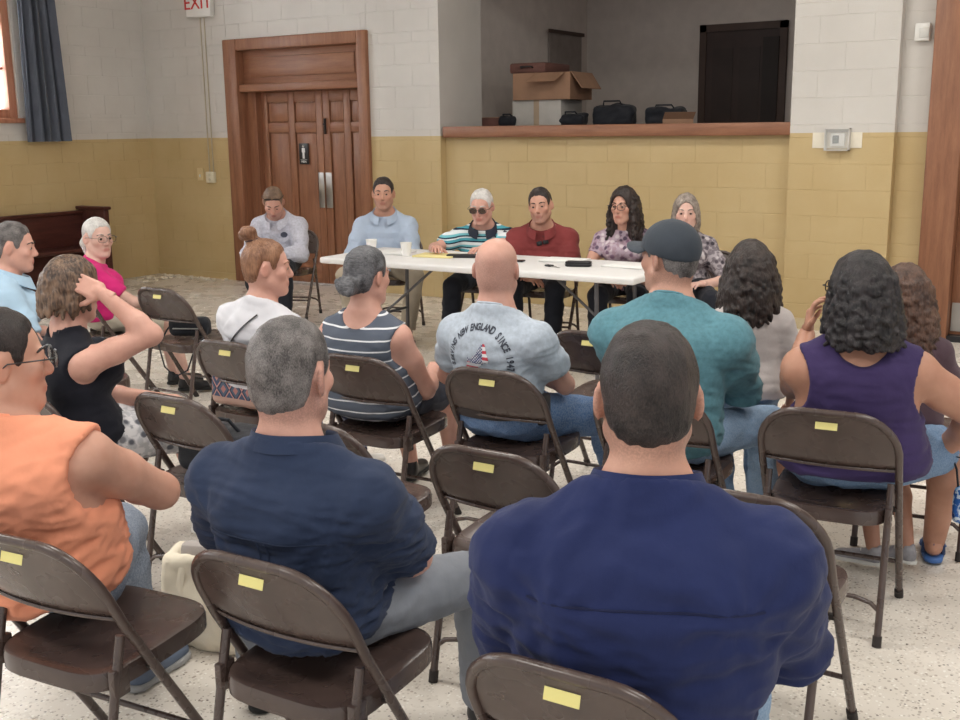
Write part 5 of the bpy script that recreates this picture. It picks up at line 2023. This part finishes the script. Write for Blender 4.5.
c3 = Person('bald man in a pale grey T-shirt printed with New England', (-2.19, 3.64), .03, sc=.98, lean=-.13, tall=.92, hyaw=.22, hpitch=.02, waist=1.06, sh=.18, belly=.02,
            skin=SK_PINK, stub='scalp', brow=H_GREY, py=-.045, neckf=.16, group=AU, handR=(-.02, .17, .70), poleR=(1, -.1, -.5), handL=(-.09, .15, .66), poleL=(-1, -.1, -.5),
            top=dict(mat=M_GTEE, sleeve=.34, off=.015, fold=.007, hem=.06),
            bottom=dict(mat=J_BLUE, top=.15, off=.022, belt=plain('belt_dark', (44, 36, 36), .5)), shoe=SH_BROWN, footL=(-.18, .40, .085), footR=(.30, .50, .085), kneeR=(.5, .6, 1))
M_TEAL = cloth_mat('teal_knit', (92, 136, 148), mottled=.05)
c4 = Person('man in a teal shirt and dark cap leaning forward, looking left', (-1.50, 3.66), .10, sc=1.03, lean=.02, hyaw=1.12, hpitch=.0, waist=1.22, chest=1.16, chest_d=1.08, sh=.205, arm=1.2, belly=.03,
            skin=SK_OLIVE, stub='nape beard', hair=('short', H_SALT, dict(th=.003, top=0.0)), brow=H_DARK, py=-.045, neckf=.16, group=AU, handR=(.08, .36, .62), handL=(-.05, .36, .64),
            top=dict(mat=M_TEAL, sleeve=.62, off=.016, fold=.007, hem=-.12),
            bottom=dict(mat=J_LIGHT), shoe=SH_BROWN, footL=(-.12, .40, .085), footR=(.26, .46, .085), kneeR=(.45, .6, 1))
c5 = Person('woman with shoulder-length black curls in a purple tank top', (-.865, 3.72), .36, sex='f', sc=1.0, lean=-.14, tall=.9, hyaw=.42, hpitch=.02, waist=1.55, waist_d=1.2, chest=1.30, hips=1.28, arm=1.25, sh=.178,
            skin=SK_DEEP, hair=('long', H_BLACK, dict(zb=-.155, vol=.020, flare=.026, curl=.020, fr=5, n=150, lr=.012, seed=8, azmax=2.0)), brow=H_BLACK, glasses=BLACKF, py=-.045, neckf=.16, group=AU, handR=(.34, .16, .52), poleR=(1, -.5, .1), handL=(-.13, .36, .88), poleL=(-.25, -.35, -1), fdirL=(.15, .25, 1), palmL=(1, -.2, 0), gripL=(.45, .15, .2),
            top=dict(mat=cloth_mat('purple_knit', (60, 48, 88)), sleeve=0, off=.014, hem=-.02, armhole=(.086, .12, .055, .03), name='tank_top', neck=.026, scoop=.06),
            bottom=dict(mat=J_MID, length=.40, name='denim_shorts', top=.10), shoe=SH_SANDAL, footL=(-.14, .36, .085), footR=(.38, .40, .085), kneeR=(.8, .6, 1), leg=1.15)
gi = Person('girl with long dark wavy hair in a pale grey T-shirt, standing', (-1.38, 4.16), .50, sex='f', sc=.72, bust=0, pelvis=(0, 0, .60), lean=.04, tall=1.08, slouch=.01, hyaw=-.05, waist=1.1, hips=.95, hs=1.04,
            skin=SK_DEEP, hair=('long', H_DARK, dict(zb=-.225, vol=.038, flare=.036, curl=.016, fr=2.5, n=110, seed=5)), brow=H_DARK, handL=(-.17, .16, .56), handR=(.19, .10, .52),
            top=dict(mat=cloth_mat('pale_grey_tee', (196, 188, 186)), sleeve=.40, off=.014, hem=-.05, fold=.004),
            bottom=dict(mat=J_LIGHT), shoe=SH_GREY, footL=(-.08, .02, .075), footR=(.08, .02, .075), kneeL=(0, 1, 0), kneeR=(0, 1, 0))
r1 = Person('child with long brown curly hair standing before the purple tank top', (-.775, 4.06), .50, sex='f', sc=.72, bust=0, pelvis=(0, 0, .58), lean=.02, slouch=.01, hyaw=-.05, waist=1.1, hips=.95, hs=1.04,
            skin=SK_DEEP, hair=('long', H_BROWN, dict(zb=-.22, vol=.030, flare=.034, curl=.020, fr=4.5, n=130, seed=9)), brow=H_BROWN, handL=(-.10, .16, .56), handR=(.10, .16, .56),
            top=dict(mat=cloth_mat('child_tee_dark', (84, 66, 74)), sleeve=.36, off=.012, hem=-.05, fold=.004),
            bottom=dict(mat=J_MID, length=.30, name='shorts'), shoe=SH_GREY, footL=(-.06, .0, .075), footR=(.07, .02, .075), kneeL=(0, 1, 0), kneeR=(0, 1, 0), toeL=(-.9, .5, 0), toeR=(-.8, .6, 0))

# ---- left front
l1 = Person('woman with dark pulled-back hair in a light blue shirt at the left edge', (-4.92, 3.36), -.55, sex='f', sc=.98, lean=.0, tall=.88, hyaw=-.25, hpitch=.10, waist=1.1,
            skin=SK_PINK, hair=('short', H_SALT), brow=H_DARK, py=-.045, neckf=.16, group=AU,
            top=dict(mat=cloth_mat('pale_blue_shirt', (172, 200, 222)), sleeve=.40, off=.016, collar=cloth_mat('pale_blue_shirt', (172, 200, 222))),
            bottom=dict(mat=T_BLACK), shoe=SH_BLACK)
l2 = Person('grey-haired woman with ponytail, glasses and a pink shirt', (-5.62, 4.44), -.60, sex='f', sc=.95, lean=.0, tall=.74, hyaw=-1.10, hpitch=.05, waist=1.15, chest=1.05,
            skin=SK_FAIR, hair=('pony', H_WHITE), brow=H_GREY, glasses=WIREF, py=-.045, neckf=.16, group=AU, handR=(.12, .36, .60),
            top=dict(mat=cloth_mat('magenta_knit', (206, 44, 118)), sleeve=.36, off=.014),
            bottom=dict(mat=cloth_mat('shorts_cream', (200, 190, 172)), length=.46, name='shorts'), shoe=SH_BLACK, footL=(-.10, .40, .085), footR=(.12, .44, .085))
# ------------------------------------------------------------------ details on the people
def surf(per, a, sz, front=False):
    """point on a shirt's back (or front) at garment coordinates: lateral a, height sz above the pelvis"""
    if not hasattr(per, 'bvh'):
        V, Q = per.top_bvh
        per.bvh = BVHTree.FromPolygons([tuple(v) for v in V], [tuple(int(i) for i in q) for q in Q])
    sgn = -1 if front else 1
    o = per.Pc + per.T @ vec(a, -sgn * .6, sz)
    d = per.T @ vec(0, sgn, 0)
    hit, n, i, dist = per.bvh.ray_cast(Vector(o), Vector(d))
    if hit is None:
        return None
    return np.array(hit), np.array(n)


def drape_line(per, name, pts, r, mat, lift=.001, front=False, ry=None, n=24):
    out = []
    for k in range(n + 1):
        t = k / n * (len(pts) - 1)
        i = min(int(t), len(pts) - 2)
        u = t - i
        a = pts[i][0] * (1 - u) + pts[i + 1][0] * u
        z = pts[i][1] * (1 - u) + pts[i + 1][1] * u
        h = surf(per, a, z, front)
        if h is not None:
            out.append(h[0] + h[1] * lift)
    out = np.array(out)
    for _ in range(2):
        out[1:-1] = .25 * out[:-2] + .5 * out[1:-1] + .25 * out[2:]
    return MB().tube([tuple(p) for p in out], r, 6, ry=ry).obj(name, mat, per.top_o)


# yoke seams and back pleat
L3 = a3.Lt
drape_line(a3, 'yoke_seam', [(-.20, .70 * L3), (0, .72 * L3), (.20, .70 * L3)], .0022, cloth_mat('navy_seam', (28, 34, 66)))
L2_ = a2.Lt
drape_line(a2, 'yoke_seam', [(-.15, .62 * L2_), (0, .63 * L2_), (.15, .62 * L2_)], .0018, cloth_mat('blue_seam', (36, 45, 66)))
for x in (-.012, .010):
    drape_line(a2, 'back_pleat', [(x, .62 * L2_), (x + .004, .30 * L2_)], .0030, M_POLO, 0)

# crossbody strap of the woman in white, running from the right shoulder to the left hip
drape_line(c1, 'crossbody_strap', [(.06, .95 * c1.Lt), (0, .78 * c1.Lt), (-.10, .50 * c1.Lt), (-.15, .30 * c1.Lt)], .010, M_BLACK, .002, ry=.003)


# printed T-shirt: arched lettering and a flag-filled map
def project_print(per, name, verts, faces, mats, fmat, lift=.0022):
    vs = []
    for (a, z) in verts:
        h = surf(per, a, z)
        vs.append(tuple(h[0] + h[1] * lift) if h is not None else tuple(per.Pc + per.T @ vec(a, -.14, z)))
    me = bpy.data.meshes.new(name)
    me.from_pydata(vs, [], faces)
    for m in mats:
        me.materials.append(m)
    for p, k in zip(me.polygons, fmat):
        p.material_index = k
    me.update()
    return link(name, me, None, per.top_o)


TXT = 'SERVING NEW ENGLAND SINCE 1947'
C0 = .63 * c3.Lt
RAD = .128
M_INK = plain('print_ink', (62, 66, 78), .8)
tv, tf = [], []
for i, chh in enumerate(TXT):
    if chh == ' ':
        continue
    ang = PI * (1.06 - 1.12 * i / (len(TXT) - 1))
    me = text_mesh(chh, .031, bold=.0012)
    k = len(tv)
    ca, sa = math.cos(ang), math.sin(ang)
    for v in me.vertices:
        x, y = v.co.x * .80, v.co.y
        tx, ty = sa, -ca
        tv.append((RAD * ca + x * tx + y * ca - .004, C0 + RAD * sa + x * ty + y * sa))
    tf += [tuple(k + j for j in p.vertices) for p in me.polygons]
    bpy.data.meshes.remove(me)
project_print(c3, 'arched_lettering', tv, tf, [M_INK], [0] * len(tf))
POLY = [(-.072, -.048), (-.066, -.034), (-.058, -.006), (-.048, -.014), (-.040, -.008), (-.020, .010), (.004, .046), (.014, .050), (.020, .046), (.026, .020), (.036, -.012), (.030, -.024), (.016, -.020), (.006, -.030), (-.014, -.044), (-.026, -.060)]


def inside(x, y):
    c = False
    n = len(POLY)
    for i in range(n):
        x1, y1 = POLY[i]
        x2, y2 = POLY[i - 1]
        if (y1 > y) != (y2 > y) and x < (x2 - x1) * (y - y1) / (y2 - y1) + x1:
            c = not c
    return c


gv, gf, gm, idx = [], [], [], {}
ST = .0024


def gvid(i, j):
    if (i, j) not in idx:
        idx[(i, j)] = len(gv)
        gv.append((i * ST + .012, C0 + .026 + j * ST))
    return idx[(i, j)]


for i in range(-34, 20):
    for j in range(-30, 26):
        x, y = (i + .5) * ST, (j + .5) * ST
        if not inside(x, y):
            continue
        if x < .010 and y > -.030 - .10 * x:
            sxp, syp = ((x + y) / .0115) % 1, ((x - y) / .0115) % 1
            k = 2 if (abs(sxp - .5) < .27 and abs(syp - .5) < .27) else 0
        elif x >= .010:
            k = 1 if int((y + 1.0) / .0125) % 2 else 2
        else:
            k = 1 if int((y + 1.002) / .013) % 2 else 2
        gf.append((gvid(i, j), gvid(i + 1, j), gvid(i + 1, j + 1), gvid(i, j + 1)))
        gm.append(k)
project_print(c3, 'flag_map_print', gv, gf, [plain('print_blue', (44, 56, 104), .8), plain('print_red', (190, 58, 72), .8), plain('print_white', (228, 228, 232), .8)], gm)
# belt pouch
hp = c3.Pc + c3.T @ vec(.19, -.01, .10 * c3.Lt)
po = MB().bbox(-.018, .018, -.035, .035, -.06, .06, .012, 3).obj('belt_pouch', M_BLACK, c3.root, tuple(hp))

# cap of the man in teal
f = Field((-.13, -.15, -.02), (.13, .15, .16), .0055)
f.el((0, -.010, .036), (.0885, .109, .094), 0)
sl, X, Y, Z = f.loc(vec(-1, -1, -1), vec(1, 1, 1))
f.D[sl] = np.maximum(f.D[sl], (.018 + .22 * Y) - Z)
V, Q = f.extract(1)
M_CAPC = cloth_mat('cap_charcoal', (62, 68, 76))
V = V + normals(V, Q) * (.0012 * np.abs(np.sin(np.arctan2(V[:, 0], V[:, 1] + .01) * 3)) ** .3)[:, None]
capo = link('cap', to_mesh('cap', (V * c4.hs) @ c4.Hm.T + c4.Hc, Q, M_CAPC), None, c4.root)
vs, fs = [], []
n, m = 18, 8
for side in (0, 1):
    for j in range(m + 1):
        for i in range(n + 1):
            a = -1.15 + 2.3 * i / n
            r0x, r0y = .083, .100
            t = j / m
            x = math.sin(a) * r0x * (1 + .06 * t)
            y = math.cos(a) * r0y - .010 + t * .085 * math.cos(a) ** .5 * (1 if abs(a) < 1.1 else .6)
            z = .044 - .004 * t - .018 * (x / .08) ** 2 * (1 + .4 * t) + (.004 if side else 0)
            vs.append(tuple(c4.h(x, y, z)))
k = (n + 1) * (m + 1)
for j in range(m):
    for i in range(n):
        a = j * (n + 1) + i
        fs.append((a, a + n + 1, a + n + 2, a + 1))
        fs.append((k + a, k + a + 1, k + a + n + 2, k + a + n + 1))
for i in range(n):
    a = m * (n + 1) + i
    fs.append((a, k + a, k + a + 1, a + 1))
MB().add(vs, fs).obj('brim', M_CAPC, capo, angle=60)
bt = c4.h(0, -.010, .128)
MB().lathe([(.009, -.003), (.008, .003), (.003, .005)], 12).obj('cap_button', M_CAPC, capo, tuple(bt))

# sunglasses hanging at the maroon collar, emblem on the grey top
p4 = Person.ALL[3]
h = surf(p4, -.015, .74 * p4.Lt, True)
if h is not None:
    sgm = MB()
    for dx in (-.024, .024):
        sgm.bbox(dx - .021, dx + .021, -.004, .004, -.016, .016, .006)
    sgm.tube([(-.045, 0, .012), (-.012, .004, .05)], .002, 5)
    o = sgm.obj('hanging_sunglasses', M_BLACK, p4.root, tuple(h[0] + h[1] * .012), (0, .25, 0))
p1 = Person.ALL[0]
h = surf(p1, -.07, .66 * p1.Lt, True)
if h is not None:
    z = Vector(h[1])
    o = MB().lathe([(.020, 0), (.030, 0), (.030, .002), (.020, .002)], 24).bbox(-.010, .010, -.014, .014, 0, .002, .0005).obj('chest_emblem', plain('emblem_ink', (96, 100, 116), .8), p1.top_o, tuple(h[0] + h[1] * .004))
    o.rotation_euler = z.to_track_quat('Z', 'Y').to_euler()

# ------------------------------------------------------------------ bags
def soft_bag(name, label, cat, loc, rz, half, rad, mat, lumps=0, seed=1, parts=None, h=.008, amp=.004, tilt=0.0):
    r = thing(name, label, cat, loc, rz)
    f = Field((-half[0] - .06, -half[1] - .06, -.02), (half[0] + .06, half[1] + .06, 2 * half[2] + .08), h)
    f.box((0, 0, half[2]), half, rad, 0)
    rn = random.Random(seed)
    for i in range(lumps):
        f.el((rn.uniform(-.7, .7) * half[0], rn.uniform(-.5, .5) * half[1], half[2] * rn.uniform(1.2, 2.0)), (half[0] * rn.uniform(.25, .5), half[1] * rn.uniform(.5, .9), half[2] * rn.uniform(.25, .5)), .03)
    V, Q = f.extract(1)
    V = V + normals(V, Q) * (amp * wob(V, seed, 40, 2))[:, None]
    V[:, 2] = np.maximum(V[:, 2], .001)
    if tilt:
        V[:, 1] += V[:, 2] * tilt
    link('bag_body', to_mesh('bag_body', V, Q, mat), None, r)
    return r


M_NYLON = cloth_mat('black_nylon', (34, 36, 42), rough=.6)
b = soft_bag('shoulder_bag', 'small black shoulder bag lying on an empty chair by the pink-shirted woman', 'bag', (-4.94, 4.50, .44), .45, (.125, .05, .06), .04, M_NYLON, 1, 3)
MB().tube([(-.11, 0, .08), (-.16, .03, .03), (-.12, -.20, -.02), (-.08, -.23, -.14), (-.02, -.235, -.20), (.06, -.235, -.16), (.11, -.21, -.02), (.13, -.06, .03), (.11, 0, .08)], .005, 6).obj('strap', M_NYLON, b)
MB().bbox(-.09, .09, -.056, -.050, .05, .058, .002).obj('zip', M_STEEL, b)
b = soft_bag('handbag', 'black soft bag resting on an empty chair seat behind the black-top woman', 'bag', (-2.83, 2.72, .44), .1, (.16, .12, .075), .05, M_NYLON, 2, 6)
MB().tube([(-.08, -.02, .15), (-.07, -.05, .20), (.05, -.05, .20), (.07, -.02, .15)], .007, 6).obj('handle', M_NYLON, b)


def kilim_mat():
    t = NT('woven_diamond_pattern')
    sp = t.n('ShaderNodeSeparateXYZ')
    t.l(t.coord(), sp.inputs[0])
    u = t.math('DIVIDE', sp.outputs[0], .075)
    w = t.math('DIVIDE', sp.outputs[2], .095)
    du = t.math('ABSOLUTE', t.math('SUBTRACT', t.math('FRACT', u), .5))
    dw = t.math('ABSOLUTE', t.math('SUBTRACT', t.math('FRACT', t.math('ADD', w, .15)), .5))
    d = t.math('ADD', du, dw)
    c = t.ramp(d, [(0, lin((188, 142, 132))), (.14, lin((72, 84, 108))), (.40, lin((186, 140, 130))), (.50, lin((60, 66, 88))), (.62, lin((84, 98, 116))), (.80, lin((170, 120, 116)))], 'CONSTANT')
    low = t.math('LESS_THAN', sp.outputs[2], .045)
    c = t.mix(low, c, lin((178, 148, 136)))
    t.base(c)
    t.bump(t.noise(t.coord(), 400, 2), .3, .004)
    return t.done(.85, 0, .2)


b = soft_bag('woven_bag', 'woven bag with diamond pattern wedged behind the woman in white', 'bag', (-3.42, 3.395, .445), .0, (.165, .045, .095), .035, kilim_mat(), 0, 9, amp=.003)
MB().tube([(-.15, 0, .185), (0, .004, .196), (.15, 0, .185)], .006, 6).obj('zip_edge', plain('bag_tan', (176, 146, 130), .7), b)

# cream tote standing on the floor
tt = thing('tote_bag', 'cream canvas tote bag on the floor beside the orange shirt', 'bag', (-2.52, 2.33, 0), .35)
M_CANVAS = cloth_mat('cream_canvas', (226, 216, 196))
f = Field((-.24, -.15, -.02), (.24, .15, .42), .0085)
f.box((0, 0, .16), (.165, .075, .165), .035, 0)
f.el((.02, -.02, .12), (.17, .10, .13), .05)
f.el((0, 0, .36), (.135, .055, .10), .015, sub=True)
V, Q = f.extract(1)
V = V + normals(V, Q) * (.014 * wob(V * vec(1, 1, .6), 31, 28, 3))[:, None]
V[:, 2] = np.maximum(V[:, 2], .001)
link('bag_body', to_mesh('bag_body', V, Q, M_CANVAS), None, tt)
for sy in (-1, 1):
    MB().tube([(-.08, sy * .06, .30), (-.085, sy * .085, .22), (-.05, sy * .105, .15), (.05, sy * .105, .15), (.085, sy * .085, .22), (.08, sy * .06, .30)], .012, 6, ry=.003).obj('handle', M_CANVAS, tt)
MB().bbox(-.11, .10, -.03, .03, .22, .345, .02).obj('folded_cloth', cloth_mat('cloth_grey', (168, 160, 156)), tt)

# small blue purse held by the woman in purple
Wr = Matrix.Translation(c5.root.location) @ Matrix.Rotation(c5.root.rotation_euler.z, 4, 'Z') @ Vector(c5.W['R'])
b = soft_bag('purse', 'small blue patterned purse held at the right edge', 'bag', (Wr.x + .09, Wr.y + .02, Wr.z - .27), .5, (.055, .025, .07), .025, floral_mat('purse_blue', [(48, 96, 170), (120, 170, 214), (30, 60, 120), (210, 222, 232)], 40), 0, 12)
MB().tube([(-.04, 0, .135), (-.05, 0, .20), (-.07, 0, .25), (-.03, 0, .24), (.04, 0, .135)], .004, 6).obj('strap', M_NYLON, b)

# dark bags on the stage counter
for i, (x, y, hx, hz, lab) in enumerate(((-5.80, 9.72, .10, .055, 'small dark bag beside the pale carton on the stage counter'), (-5.12, 9.80, .13, .06, 'low dark bag right of the open brown box on the stage'),
                                         (-4.72, 9.90, .20, .10, 'large black bag heaped on the middle of the stage counter'), (-4.20, 9.95, .19, .08, 'black lumpy bag near the stage back door'))):
    b = soft_bag('duffel_bag', lab, 'bag', (x, y, 1.641), .1, (hx, .11, hz), .045, M_NYLON, 4, 20 + i, h=.012, amp=.008)
    MB().tube([(-hx * .5, -.05, hz * 1.9), (-hx * .4, -.09, hz * 2.4), (hx * .4, -.09, hz * 2.4), (hx * .5, -.05, hz * 1.9)], .008, 6).obj('handle', M_NYLON, b)
